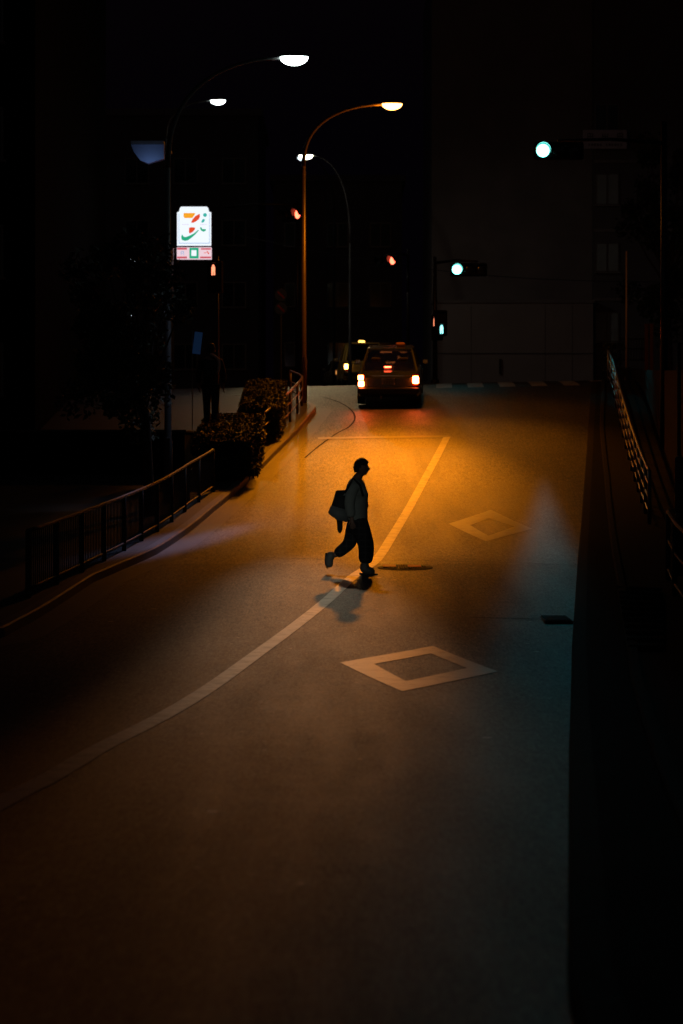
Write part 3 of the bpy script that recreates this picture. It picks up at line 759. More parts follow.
wallbox('recessed_wall', bt, xm0, x0, .8, 11.5, -1, z1 - 1, M['concrete'])
wallbox('roof', bt, xm0 - .2, x1 + .2, -.2, 12.2, z1, z1 + .4, M['concrete'])
for (a, b) in ((104, 131), (173.5, 205), (242.5, 272), (312, 342)):
    za, zb = loc(0, b).z, loc(0, a).z
    win(bt, loc(594.5, 0).x, loc(619, 0).x, -.03, za, zb, M['curtain'] if a > 150 else M['window'], 1)
for xx in (3.6, 6.6, 9.6):
    for (a, b) in ((104, 131), (173.5, 205), (242.5, 272), (312, 342)):
        win(bt, loc(594.5, 0).x + xx, loc(619, 0).x + xx, -.03, loc(0, b).z, loc(0, a).z, M['window'], 1)
for py in (160, 229, 298):
    wallbox('floor_band', bt, x0 - .03, x1, -.07, -.003, loc(0, py + 3).z, loc(0, py).z, M['concrete'])
# annex in front, pale render paints lamp light on the lower wall
AY = 100.3
an = thing('lamplit_annex', 'two-storey annex wall, lamp light in its pale render, behind the crossing', 'building', (atx(512, AY), AY, tz(6, AY)))
a0, a1 = loc(433.5, 0, AY, an).x, loc(593.2, 0, AY, an).x; az = loc(0, 303, AY, an).z
wallbox('wall', an, a0, a1, 0, 1.4, -1, az, M['plaster'])
wallbox('coping', an, a0 - .05, a1 + .05, -.06, 1.46, az, az + .14, M['concrete'])
wallbox('string_course', an, a0, a1, -.03, -.002, loc(0, 354, AY, an).z, loc(0, 353, AY, an).z, M['tilewall'])
for px in (471, 545, 572):
    wallbox('joint_strip', an, loc(px, 0, AY, an).x, loc(px + .5, 0, AY, an).x, -.012, -.002, -.9, az - .1, M['tilewall'])
wallbox('downpipe', an, loc(499, 0, AY, an).x, loc(501, 0, AY, an).x, -.1, -.005, loc(0, 374, AY, an).z, loc(0, 359, AY, an).z, M['black'])
# name board on the apartments
sb = thing('name_board', 'dim board with two rows of dark characters high on the apartments', 'signboard', at(605, 139.5, 100.4))
bm = nb(); box(bm, (0, 0, 0), (44 / F * 100.4, .12, 19 / F * 100.4), bev=.02); link('board', bm, M['board'], sb)
bm = nb()
random.seed(21)
for cxx in (-.62, 0, .62):
    s = .13
    for (a, b, w, h) in ((0, .9, 1.8, .22), (0, 0, 1.8, .2), (0, -.9, 1.9, .22), (-.8, 0, .22, 1.8), (.8, 0, .22, 1.8), (0, 0, .2, 1.8)):
        if random.random() < .8: box(bm, (cxx + a * s, -.068, .12 + b * s), (w * s, .012, h * s * 1.0))
link('large_characters', bm, M['board_ink'], sb)
bm = nb()
for k in range(12):
    if k in (5,): continue
    x = -.66 + k * .12
    box(bm, (x, -.068, -.2), (.07, .012, .022)); box(bm, (x, -.068, -.26), (.07, .012, .02)); box(bm, (x - .02, -.068, -.23), (.018, .012, .05))
    if k % 2: box(bm, (x + .03, -.068, -.23), (.018, .012, .08))
link('small_characters', bm, M['board_ink'], sb)
bm = nb()
for sx in (-.7, .7): box(bm, (sx, .3, 0), (.05, .5, .05))
link('brackets', bm, M['steel'], sb)
# slim metal pole, gate and red-brown posts on the right
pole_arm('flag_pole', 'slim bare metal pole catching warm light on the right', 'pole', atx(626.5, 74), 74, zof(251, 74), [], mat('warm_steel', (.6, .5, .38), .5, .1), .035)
gt = thing('metal_gate', 'small dark metal gate frame behind the slim pole', 'gate', (atx(633, 78), 78, tz(9, 78)))
def gl(px, py): v = at(px, py, 78) - gt.location; return v
bm = nb()
for (a, b, c_, d) in ((619, 337, 620.5, 376), (646, 337, 647.5, 376)):
    p, q = gl(a, b), gl(c_, d); box(bm, ((p.x + q.x) / 2, 0, (p.z + q.z) / 2), (q.x - p.x, .06, p.z - q.z))
link('gate_posts', bm, M['black'], gt)
bm = nb()
for py in (339, 349, 360):
    p, q = gl(620.5, py), gl(646, py + 1.6); box(bm, ((p.x + q.x) / 2, 0, p.z), (q.x - p.x, .04, .05))
for k in range(9):
    px = 623 + k * 2.7; p, q = gl(px, 340), gl(px, 360); box(bm, (p.x, 0, (p.z + q.z) / 2), (.02, .02, p.z - q.z))
link('gate_leaf', bm, M['black'], gt)
for i, px in enumerate((646.5, 651.5)):
    t = thing('wooden_post', ('red-brown post against the gate frame', 'red-brown post nearest the right edge, beside its twin')[i], 'post', (atx(px, 77), 77, tz(9, 77)), group='red-brown posts by the gate')
    bm = nb(); box(bm, (0, 0, .8), (.11, .11, 1.8), bev=.01); link('shaft', bm, M['dark_wood'], t)
    bm = nb(); box(bm, (0, 0, 1.74), (.14, .14, .08), bev=.015); link('cap', bm, M['dark_wood'], t)
# retaining wall bordering the right verge
rw = thing('retaining_wall', 'dark retaining wall rising behind the right guard fence', 'wall', (0, 0, 0))
bm = nb(); rows = []
for y in frange(20, 76, 1.0):
    x = kox(y) + .42 + .012 * (70 - y) + .9 + (0 if y > 40 else (40 - y) * .05); z = tz(x, y); hh = max(.4, 2 + .033 * y - z)
    rows.append([bm.verts.new(c) for c in ((x, y, z - .2), (x, y, z + hh), (x + .3, y, z + hh), (x + .3, y, z - .2))])
for i in range(len(rows) - 1):
    for k in range(3): bm.faces.new((rows[i][k], rows[i][k+1], rows[i+1][k+1], rows[i+1][k]))
bm.faces.new(rows[0]); bm.faces.new(rows[-1][::-1])
link('wall_face', bm, mat('dark_stone', (.02, .018, .017), .95, scale=1.5, var=.5, spec=.2, bump=.6, bscale=6), rw)

# left buildings
def block(label, x0, x1, y0, y1, h, m, wy=None, cols=3, rowsn=3, side=None):
    z0 = tz(max(-14, x0), y0)
    b = thing('city_building', label, 'building', ((x0 + x1) / 2, y0, z0), group='unlit buildings along the street')
    w = (x1 - x0) / 2
    wallbox('wall', b, -w, w, 0, y1 - y0, -1.5, h, m); wallbox('roof', b, -w - .2, w + .2, -.2, y1 - y0 + .2, h, h + .35, M['concrete'])
    for r_ in range(rowsn):
        for c_ in range(cols):
            xa = -w + (c_ + .25) * 2 * w / cols; xb = xa + w / cols
            za = 1.2 + r_ * (h - 1.5) / rowsn; win(b, xa, xb, -.04, za, za + 1.3, M['window'], 1)
    return b
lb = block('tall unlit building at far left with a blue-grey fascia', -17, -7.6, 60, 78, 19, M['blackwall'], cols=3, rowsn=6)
block('unlit building closing the street behind the store sign', -14, -4.2, 122, 134, 14, M['tilewall'], cols=4, rowsn=4)
block('unlit building behind the parked cars', -3.6, 3.2, 128, 140, 11, M['concrete'], cols=3, rowsn=3)
block('unlit building at far left edge nearest the camera', -22, -13.5, 36, 56, 16, M['concrete'], cols=3, rowsn=5)
# fascia sign
fs = thing('fascia_board', 'dim blue-grey wedge-shaped fascia board high beside the tall lamp pole', 'signboard', at(150, 154, 59.4))
kf = 59.4 / F
bm = nb(); prism(bm, [((px - 150) * kf, -(py - 154) * kf) for px, py in ((131, 144.5), (164, 144.5), (164, 158.5), (148, 163.5), (140, 160), (134, 152))], 0, .25); link('board', bm, M['awning'], fs)
bm = nb(); prism(bm, [((px - 150) * kf, -(py - 154) * kf) for px, py in ((131, 141), (164, 141), (164, 144.3), (131, 144.3))], -.05, .3); link('top_rail', bm, M['steel'], fs)
bm = nb(); box(bm, (.05, .45, .1), (.9, .4, .06)); link('bracket', bm, M['steel'], fs)
a = area('fascia_lamp', at(150, 168, 58.9), at(150, 154, 59.4), (.35, .55, 1), .9, .15)
# blue banner and small shop lights
bn = thing('blue_banner', 'narrow dim blue banner behind the left walker', 'banner', at(197.5, 343, 55))
bm = nb(); box(bm, (0, 0, 0), (.18, .02, .5), Matrix.Rotation(.12, 3, 'Y')); link('cloth', bm, E['blue'], bn)
bm = nb(); tube(bm, [(-.12, .03, .3), (-.12, .03, -1.97)], .012, 6); link('banner_pole', bm, M['steel'], bn)
for i, (px, py, r_) in enumerate(((131.5, 260, .035), (134.5, 260, .045), (131, 267, .025), (139, 266.5, .035), (141.5, 266.5, .028), (131, 316, .02))):
    l = thing('small_shop_lamp', ('leftmost of the small white shop lamps seen beside the left tree', 'brightest small white shop lamp beside the left tree', 'faint shop lamp in the lower row, left', 'shop lamp in the lower row, middle', 'shop lamp in the lower row, right', 'single low shop lamp beneath the others')[i], 'lamp', at(px, py, 58.6), group='small shop lamps behind the left tree')
    bm = nb(); bmesh.ops.create_uvsphere(bm, u_segments=10, v_segments=8, radius=r_); link('bulb', bm, E['small'], l, True)
    bm = nb(); tube(bm, [(0, 0, 0), (0, .9, .04)], .012, 6); link('bracket', bm, M['steel'], l)

# overhead wires
wt = tag(link('overhead_wire', (lambda b: (tube(b, [at(240 + (683 - 240) * k / 12, 236 + 46 * (k / 12) - 0 + 14 * math.sin(math.pi * k / 12), 92) for k in range(13)], .012, 5), b)[1])(nb()), M['black']), 'thin dark wire crossing in front of the apartments', 'wire')

# ------------------------------------------------------------------ cars
def loft(bm, secs, mi=0, close=True):
    rings = [[bm.verts.new(p) for p in s] for s in secs]; n = len(rings[0])
    for i in range(len(rings) - 1):
        for k in range(n):
            f = bm.faces.new((rings[i][k], rings[i][(k+1) % n], rings[i+1][(k+1) % n], rings[i+1][k])); f.material_index = mi
    if close: bm.faces.new(rings[0][::-1]); bm.faces.new(rings[-1])
def car(name, label, cat, pos, yaw, W, L_, H, deck, base0, base1, roof0, roof1, body_m, lit, taxi=False, stack=False, group=None):
    X, Y = pos; pitch = math.atan((tz(X, Y + 1.3) - tz(X, Y - 1.3)) / 2.6)
    t = thing(name, label, cat, (X, Y, tz(X, Y) + .01), yaw, group, rx=pitch)
    hw = W / 2; hl = L_ / 2
    bm = nb(); secs = []
    prof = [(-hl, .46, .78, .90), (-hl + .06, .34, deck - .08, .95), (-hl + .3, .26, deck - .01, .985), (base0, .22, deck, 1), (0, .20, deck - .02, 1), (base1, .22, deck - .05, 1), (hl - .5, .24, deck - .13, .975), (hl - .1, .3, deck - .25, .93), (hl, .42, .66, .86)]
    for (y, zb, zt, wf) in prof:
        w = hw * wf; zm = zb + (zt - zb) * .55
        secs.append([(-w * .93, y, zb), (-w, y, zb + .1), (-w, y, zm), (-w * .965, y, zt - .05), (-w * .9, y, zt), (w * .9, y, zt), (w * .965, y, zt - .05), (w, y, zm), (w, y, zb + .1), (w * .93, y, zb)])
    loft(bm, secs)
    # roof slab and pillars
    rw, bw = hw * .70, hw * .88; rz = H - .05
    base = [(-bw, base0), (bw, base0), (bw, base1), (-bw, base1)]; top = [(-rw, roof0), (rw, roof0), (rw, roof1), (-rw, roof1)]
    box(bm, (0, (roof0 + roof1) / 2, H - .03), (rw * 2 + .04, roof1 - roof0 + .06, .07), bev=.025)
    for (b, p) in zip(base, top): tube(bm, [(b[0], b[1], deck - .04), (p[0], p[1], rz)], [.05, .04], 6)
    my_ = (roof0 + roof1) / 2 + .05
    for s in (-1, 1): tube(bm, [(s * bw, my_, deck - .04), (s * rw, my_, rz)], .04, 6)
    body = link('body', bm, body_m, t)
    def quad(nm, pts, m=M['glass'], par=t):
        b_ = nb(); b_.faces.new([b_.verts.new(p) for p in pts]); bmesh.ops.solidify(b_, geom=b_.faces[:], thickness=.006); return link(nm, b_, m, par)
    i = .02
    quad('rear_window', [(-bw + .05, base0, deck), (bw - .05, base0, deck), (rw - .03, roof0 - i, rz), (-rw + .03, roof0 - i, rz)])
    quad('windscreen', [(-bw + .05, base1, deck), (bw - .05, base1, deck), (rw - .03, roof1 + i, rz), (-rw + .03, roof1 + i, rz)])
    for s in (-1, 1):
        quad('side_window', [(s * bw, base0 + .06, deck), (s * bw, base1 - .06, deck), (s * rw, roof1 - .03, rz), (s * rw, roof0 + .03, rz)])
    # interior
    bm = nb()
    for s in (-.38, .38):
        for yy, hh in ((base0 + .45, .0), (base0 + 1.45, .04)):
            box(bm, (s, yy, deck - .12), (.5, .14, .6), Euler((R(-10), 0, 0)).to_matrix(), bev=.04); box(bm, (s, yy - .04, deck + .24 + hh), (.26, .1, .17), bev=.04)
    box(bm, (0, base1 - .2, deck - .1), (W * .8, .35, .2), bev=.04)
    link('seats', bm, M['seat'], t)
    # wheels
    for wy in (-hl + .95, hl - .85):
        for s in (-1, 1):
            bm = nb(); disc(bm, (s * (hw - .2) if s > 0 else -hw + .0, wy, .32), .32, 28, .2, 'x'); 
            w_ = link('wheel', bm, M['tyre'], t)
            bm = nb(); disc(bm, (s * hw + (0.002 if s > 0 else -.012), wy, .32), .19, 20, .01, 'x'); link('rim', bm, M['rim'], w_)
            bm = nb(); rr = [(wy + .37 * math.cos(R(a)), .33 + .37 * math.sin(R(a))) for a in range(-10, 191, 20)]
            tube(bm, [(s * (hw - .015), a, b) for a, b in rr], .022, 6); link('wheel_arch', bm, body_m, body)
    # rear
    bm = nb(); box(bm, (0, -hl - .03, .47), (W * .97, .14, .16), bev=.04); link('rear_bumper', bm, M['black'], t)
    bm = nb(); box(bm, (0, hl + .0, .45), (W * .95, .14, .18), bev=.04); link('front_bumper', bm, M['black'], t)
    bm = nb(); box(bm, (0, -hl + .0, .865), (.9, .02, .025), bev=.005); link('trunk_trim', bm, M['chrome'], t)
    bm = nb(); box(bm, (0, -hl - .015, .72), (.35, .02, .17), bev=.006); pl = link('number_plate', bm, M['plate'], t)
    bm = nb()
    for k in range(4): 
        x = -.11 + k * .07; box(bm, (x, -hl - .028, .69), (.014, .006, .07)); box(bm, (x + .018, -hl - .028, .72), (.03, .006, .012))
    for k in range(4): box(bm, (-.06 + k * .04, -hl - .028, .77), (.02, .006, .025))
    link('plate_marks', bm, M['plate_ink'], pl)
    for s in (-1, 1):
        x = s * (hw * .86)
        bm = nb(); box(bm, (x, -hl + .01, .74), (.17, .07, .34), bev=.02); lm = link('tail_light', bm, mat('red_lens', (.15, .01, .01), .15), t)
        m1 = E[lit] if lit else M['lens_off']
        bm = nb()
        if stack and s < 0:
            box(bm, (x, -hl - .033, .82), (.14, .03, .13), bev=.02); box(bm, (x + .01, -hl - .033, .65), (.15, .03, .14), bev=.02)
        else: box(bm, (x, -hl - .033, .76), (.16, .03, .2), bev=.03)
        link('glowing_lamp', bm, m1 if (s < 0 or lit != 'amber') else M['lens_off'], lm)
        bm = nb(); box(bm, (s * .62, hl - .02, .62), (.28, .06, .16), bev=.03); link('headlight', bm, M['chrome'], t)
        bm = nb(); box(bm, (s * (hw + .09), base1 - .35, deck + .05), (.17, .08, .12), bev=.03); mr_ = link('wing_mirror', bm, body_m, t)
        bm = nb(); box(bm, (s * (hw + .09), base1 - .395, deck + .05), (.13, .006, .09)); link('mirror_glass', bm, M['chrome'], mr_)
    if taxi:
        bm = nb(); box(bm, (.28 if lit == 'tail' else 0, (roof0 + roof1) / 2 + .1, H + .06), (.26, .12, .11), bev=.04); link('roof_lamp', bm, E['dome'] if lit == 'amber' else mat('roof_lamp_plastic', (.5, .2, .05), .3), t)
        bm = nb(); tube(bm, [(-.5, roof0 + .2, H), (-.5, roof0 + .1, H + .25)], .005, 5); link('aerial', bm, M['steel'], t)
    if lit == 'tail':
        bm = nb(); box(bm, (-.04, base0 + .14, deck + .06), (.2, .05, .07), bev=.015); link('high_stop_lamp', bm, E['stop'], t)
        bm = nb(); box(bm, (.0, base1 - .42, deck + .02), (.5, .03, .05)); box(bm, (.25, base1 - .45, deck + .16), (.16, .02, .1)); box(bm, (-.15, base1 - .5, deck + .33), (.34, .02, .04)); box(bm, (.36, base1 - .5, deck + .3), (.2, .02, .05)); link('seen_through_lights', bm, E['through_glow'], t)  # glowing bars in place of street lights seen through the windscreen
        bm = nb(); tube(bm, [(-.2, -hl - .06, .28), (-.2, -hl + .3, .28)], .03, 10); link('exhaust_pipe', bm, M['steel'], t)
    return t
tx = atx(392, 67.0)
car('taxi_car', 'dark taxi seen from behind with red tail lights lit on the slope', 'taxi', (tx, 68.3), R(-3), 1.74, 4.6, 1.49, .95, -1.62, .95, -.85, .2, M['paint_taxi'], 'tail', True, True, 'cars at the top of the slope')
car('minivan', 'taller van with amber light in its paint, half hidden behind the taxi, one lamp lit', 'van', (atx(361, 96), 98.2), R(4), 1.72, 4.3, 1.72, 1.02, -1.95, 1.2, -1.7, .5, M['paint_van'], 'amber', True, False, 'cars at the top of the slope')
car('parked_car', 'dim low car farthest left beyond the crest, orange glints made to glow at its tail', 'car', (atx(343.5, 122), 124.5), R(10), 1.68, 4.3, 1.4, .88, -1.45, .95, -.9, .25, M['paint_car'], 'dim', False, False, 'cars at the top of the slope')

# ------------------------------------------------------------------ people
def skin(name, joints, edges, m, parent, root=0, sub=2, smooth=True):
    me = bpy.data.meshes.new(name); me.from_pydata([j[0] for j in joints], edges, []); o = bpy.data.objects.new(name, me); COL.objects.link(o)
    sm = o.modifiers.new('s', 'SKIN'); sm.use_smooth_shade = True
    if not me.skin_vertices: 
        bpy.context.view_layer.objects.active = o
    for i, j in enumerate(joints):
        sv = me.skin_vertices[0].data[i]; r = j[1]; sv.radius = r if isinstance(r, tuple) else (r, r); sv.use_root = (i == root)
    su = o.modifiers.new('u', 'SUBSURF'); su.levels = sub; su.render_levels = sub
    dg = bpy.context.evaluated_depsgraph_get(); dg.update()
    m2 = bpy.data.meshes.new_from_object(o.evaluated_get(dg)); m2.name = name
    bpy.data.objects.remove(o); m2.materials.clear(); m2.materials.append(m)
    for p in m2.polygons: p.use_smooth = True
    o2 = bpy.data.objects.new(name, m2); COL.objects.link(o2); o2.parent = parent; return o2
def hand_chain(w, d, side, J, Ed, start, curl=.5):
    """palm and five bent fingers grown from wrist index start; w wrist point, d direction, side = across the palm"""
    w = Vector(w); d = Vector(d).normalized(); s = Vector(side).normalized(); n = d.cross(s).normalized()
    p = len(J); J.append((w + d * .05, (.040, .018))); Ed.append((start, p))
    for k, ln in enumerate((.068, .078, .072, .055)):
        off = s * (-.03 + k * .02); a = w + d * .085 + off; q = len(J)
        J.append((a, .010)); J.append((a + d * ln * .5 + n * ln * .12, .009)); J.append((a + d * ln * .85 + n * ln * curl, .0075)); Ed.extend(((p, q), (q, q + 1), (q + 1, q + 2)))
    q = len(J); a = w + d * .03 - s * .035
    J.append((a, .012)); J.append((a + d * .03 - s * .018 + n * .01, .010)); J.append((a + d * .055 - s * .02 + n * .025, .008)); Ed.extend(((p, q), (q, q + 1), (q + 1, q + 2)))
def head_mesh(nm, ctr, m, parent, sc_=1.0, yaw=0, nose=True):
    bm = nb(); bmesh.ops.create_uvsphere(bm, u_segments=32, v_segments=24, radius=1)
    for v in bm.verts:
        x, y, z = v.co
        X_ = x * .098; Y_ = y * .076; Z_ = z * .118
        if z < 0: X_ *= 1 - .18 * abs(z); Y_ *= 1 - .3 * abs(z); X_ += .016 * abs(z)
        if x > .6:
            fr = (x - .6) / .4
            X_ += .024 * fr * math.exp(-((z + .15) / .2) ** 2) * math.exp(-(y / .22) ** 2) * 1.4       # nose
            X_ += .007 * math.exp(-((z + .52) / .1) ** 2) * math.exp(-(y / .35) ** 2)                 # lips
            X_ += .010 * math.exp(-((z + .82) / .15) ** 2)                                             # chin
            X_ -= .010 * fr * math.exp(-((z - .05) / .12) ** 2) * math.exp(-((abs(y) - .38) / .18) ** 2)  # eye sockets
            X_ += .006 * math.exp(-((z - .26) / .1) ** 2)                                              # brow
        v.co = Vector((X_, Y_, Z_)) * sc_
    o = link('head', bm, m, parent, True); o.location = ctr; o.rotation_euler = (0, 0, yaw)
    return o

def merge(objs, name, parent):
    """several evaluated meshes become one continuous figure"""
    bm = nb()
    for o in objs:
        tmp = o.data.copy(); mtx = Matrix.LocRotScale(o.location, o.rotation_euler, o.scale); tmp.transform(mtx); bm.from_mesh(tmp); bpy.data.meshes.remove(tmp)
    m = objs[0].data.materials[0]
    for o in objs: bpy.data.objects.remove(o)
    return link(name, bm, m, parent, True)

PYr = 35.7; kp = PYr / F
fx_, fz_ = 362.0, 573.5
PX = atx(fx_, PYr); pz = tz(PX, PYr)
man = thing('person', 'man in dark overshirt and plaid trousers crossing the road, black bag behind him', 'person', (PX, PYr, pz))
def J(px, py, d=0): return ((px - fx_) * kp, d, -(py - fz_) * kp)
SH = .17; HP = .085
Jb = [(J(356, 521), .12), (J(355.5, 508), .11), (J(355, 492), (.13, .12)), (J(355, 483), (.13, .10)), (J(358.5, 477.5), .072), (J(360.5, 471), .07),
      (J(353.5, 483.5, -SH), .055), (J(348.5, 502, -SH - .03), .042), (J(352, 518, -SH - .02), .028),
      (J(356, 483.5, SH), .055), (J(357.5, 501, SH + .02), .042), (J(363.5, 505, SH - .04), .028),
      (J(357, 524, -HP), .09), (J(368, 545, -HP), .058), (J(365.5, 565, -HP), .042),
      (J(355, 524, HP), .09), (J(350, 545, HP), .058), (J(332, 556, HP), .042)]
Eb = [(0, 1), (1, 2), (2, 3), (3, 4), (4, 5), (3, 6), (6, 7), (7, 8), (3, 9), (9, 10), (10, 11), (0, 12), (12, 13), (13, 14), (0, 15), (15, 16), (16, 17)]
hand_chain(Jb[8][0], (.12, 0, -1), (1, 0, .1), Jb, Eb, 8, .35)
hand_chain(Jb[11][0], (.5, -.6, .1), (0, .2, 1), Jb, Eb, 11, .5)
b1 = skin('body', Jb, Eb, M['skin'], man, 0)
hd = head_mesh('head', J(361.8, 467), M['skin'], man, 1.0)
body = merge([b1, hd], 'body', man)
for s in (-1, 1):
    bm = nb(); bmesh.ops.create_uvsphere(bm, u_segments=12, v_segments=8, radius=.012); e = link('eye', bm, mat('eye_white', (.6, .6, .58), .2), body); e.location = Vector(J(361.8, 467)) + Vector((.083, s * .029, .006))
    bm = nb(); bmesh.ops.create_uvsphere(bm, u_segments=12, v_segments=8, radius=1); 
    for v in bm.verts: v.co = Vector((v.co.x * .018, v.co.y * .008, v.co.z * .03))
    e = link('ear', bm, M['skin'], body, True); e.location = Vector(J(361.8, 467)) + Vector((-.008, s * .076, -.005))
# hair: cap with tousled locks
bm = nb(); bmesh.ops.create_uvsphere(bm, u_segments=36, v_segments=24, radius=1)
kill = [v for v in bm.verts if (v.co.z < .16 and v.co.x > .12) or v.co.z < -.5 or (v.co.x > .8 and v.co.z < .36) or (v.co.x > -.3 and v.co.z < -.12)]
bmesh.ops.delete(bm, geom=kill, context='VERTS')
for v in bm.verts:
    n = pnoise(v.co * 4.5) * .016 + pnoise(v.co * 10) * .009
    v.co = Vector((v.co.x * (.112 + n) + .002, v.co.y * (.09 + n), v.co.z * (.138 + n) + .006))
bmesh.ops.solidify(bm, geom=bm.faces[:], thickness=.012)
random.seed(4)
for k in range(90):
    a = random.uniform(0, 6.28); e_ = random.uniform(.55 if math.cos(a) > 0 else 0, 1.5); d = Vector((math.cos(a) * math.cos(e_), math.sin(a) * math.cos(e_), math.sin(e_)))
    p = Vector((d.x * .106, d.y * .084, d.z * .132)); q = p + Vector((d.x, d.y, d.z * .8)) * .018 + Vector((random.uniform(.0, .022), random.uniform(-.012, .012), random.uniform(-.012, .012)))
    tube(bm, [p, p.lerp(q, .6) + d * .004, q], [.011, .008, .002], 5)
h = link('hair', bm, M['hair'], man, True); h.location = J(361.0, 467.2)
# clothes
Jk = [(J(356.2, 519.5), (.215, .20)), (J(356.3, 506), (.20, .185)), (J(355.8, 494), (.205, .185)), (J(355.5, 485), (.19, .16)), (J(358, 477.5), .095),
      (J(353, 485, -SH), .10), (J(349, 502, -SH - .03), .085), (J(351.5, 517, -SH - .02), .072),
      (J(357, 485, SH), .10), (J(358, 501, SH + .02), .08), (J(363.5, 504.5, SH - .04), .065)]
skin('overshirt', Jk, [(0, 1), (1, 2), (2, 3), (3, 4), (3, 5), (5, 6), (6, 7), (3, 8), (8, 9), (9, 10)], M['shirt'], man, 1)
bm = nb(); tube(bm, [J(357, 478.5), J(358.5, 475.5)], [.075, .066], 14, cap=False); bmesh.ops.solidify(bm, geom=bm.faces[:], thickness=.008); link('collar', bm, M['shirt'], man, True)
Jt = [(J(356.7, 519), (.19, .18)), (J(360.5, 528, -HP), .145), (J(366.8, 544, -HP), .128), (J(365.2, 563.5, -HP), .108),
      (J(354, 528, HP), .13), (J(349.5, 543.5, HP), .105), (J(335, 555, HP), .08), (J(357, 512), (.15, .15))]
skin('trousers', Jt, [(7, 0), (0, 1), (1, 2), (2, 3), (0, 4), (4, 5), (5, 6)], M['plaid'], man, 0)
def boot(pts, sole_pts, dep):
    o = skin('boot', [(J(x, y, dep), r) for x, y, r in pts], [(0, 1), (1, 2), (2, 3)], M['boot'], man, 0)
    bm = nb(); P = [J(x, y) for x, y in sole_pts]; prism(bm, [(p[0], p[2]) for p in P], dep - .045, dep + .045); link('sole', bm, M['sole'], o)
boot([(365, 559.5, .085), (363.6, 568.3, .085), (369, 570, .07), (375.2, 571.2, .055)], [(359.3, 571.7), (378, 572.6), (377.5, 573.9), (359.5, 574)], -HP)
boot([(334.5, 554.8, .08), (329.6, 554.6, .085), (328.7, 561.5, .078), (329.3, 567.6, .058)], [(327, 552.2), (325.2, 552.4), (324.6, 560), (326.2, 567.6), (328, 568), (327, 561)], HP)
# bag
bg = thing('shoulder_bag', 'black shoulder bag with grey flap hanging behind the walking man', 'bag', Vector(J(338, 505, -.05)) + man.location)
def B(px, py): return ((px - 338) * kp, -(py - 505) * kp)
def soft(name, pts, y0, y1, m, par):
    bm = nb(); prism(bm, [B(*p) for p in pts], y0, y1); 
    bmesh.ops.bevel(bm, geom=bm.edges[:], offset=.012, segments=2, affect='EDGES', clamp_overlap=True); return link(name, bm, m, par, True)
soft('pouch', [(336, 489.5), (347, 489), (348, 520), (338, 518), (329.5, 511), (333, 500)], -.15, .12, M['bag'], bg)
soft('flap', [(331, 504), (347, 509), (348, 521), (337, 519), (327.8, 512)], -.175, .135, M['bag_flap'], bg)
soft('hanging_cloth', [(336.5, 518), (343, 520), (342.5, 529), (340, 533), (337.5, 530)], -.06, .04, M['bag'], bg)
bm = nb(); pts = [(345, 492, -.14), (348.5, 485, -.22), (353, 477, -.21), (360, 484, -.2), (363, 495, -.18)]
tube(bm, [Vector(((px - 338) * kp, d, -(py - 505) * kp)) for px, py, d in pts], .017, 6); link('strap', bm, M['bag'], bg, True)

# walker on the left pavement, seen from behind
TZ = 2.44
tc_ = thing('raised_terrace', 'low level stone terrace behind the hedges on the left', 'terrace', (-6.4, 52.4, 1.4))
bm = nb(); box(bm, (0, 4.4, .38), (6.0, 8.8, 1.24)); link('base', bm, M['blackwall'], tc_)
bm = nb(); box(bm, (0, 4.4, TZ - 1.4 - .03), (6.06, 8.86, .06), bev=.01); link('paving', bm, M['pave'], tc_)
PY2 = 53.2; k2 = PY2 / F
X2 = atx(211, PY2); g2 = TZ
sc2 = 1.07
w2 = thing('person', 'dim person walking away on the left pavement with pale shoulders', 'person', (X2, PY2, g2)); w2.scale = (sc2,) * 3
def K(x, y, z): return (x, y, z)
Jb = [(K(0, 0, .95), .12), (K(0, 0, 1.1), .11), (K(0, 0, 1.3), (.14, .11)), (K(0, 0, 1.43), (.12, .09)), (K(0, .02, 1.52), .05), (K(0, .03, 1.58), .05),
      (K(-.18, 0, 1.42), .055), (K(-.24, -.02, 1.16), .042), (K(-.25, .06, .92), .03), (K(.18, 0, 1.42), .055), (K(.24, .0, 1.16), .042), (K(.25, .06, .92), .03),
      (K(-.09, 0, .92), .09), (K(-.09, .10, .5), .06), (K(-.09, .06, .09), .042), (K(.09, 0, .92), .09), (K(.09, -.02, .5), .06), (K(.08, -.22, .14), .042)]
hand_chain(Jb[8][0], (0, .1, -1), (0, 1, 0), Jb, Eb2 := list(Eb[:17]), 8, .4)
hand_chain(Jb[11][0], (0, .1, -1), (0, 1, 0), Jb, Eb2, 11, .4)
b1 = skin('body', Jb, Eb2, M['skin'], w2, 0)
hd = head_mesh('head', (0, .03, 1.66), M['skin'], w2, 1.0, R(90))
body = merge([b1, hd], 'body', w2)
bm = nb(); bmesh.ops.create_uvsphere(bm, u_segments=24, v_segments=16, radius=1)
bmesh.ops.delete(bm, geom=[v for v in bm.verts if v.co.y > .3 and v.co.z < .3 or v.co.z < -.6], context='VERTS')
for v in bm.verts: n = pnoise(v.co * 5) * .01; v.co = Vector((v.co.x * (.088 + n), v.co.y * (.108 + n), v.co.z * (.13 + n)))
h = link('hair', bm, M['hair'], w2, True); h.location = (0, .03, 1.665)
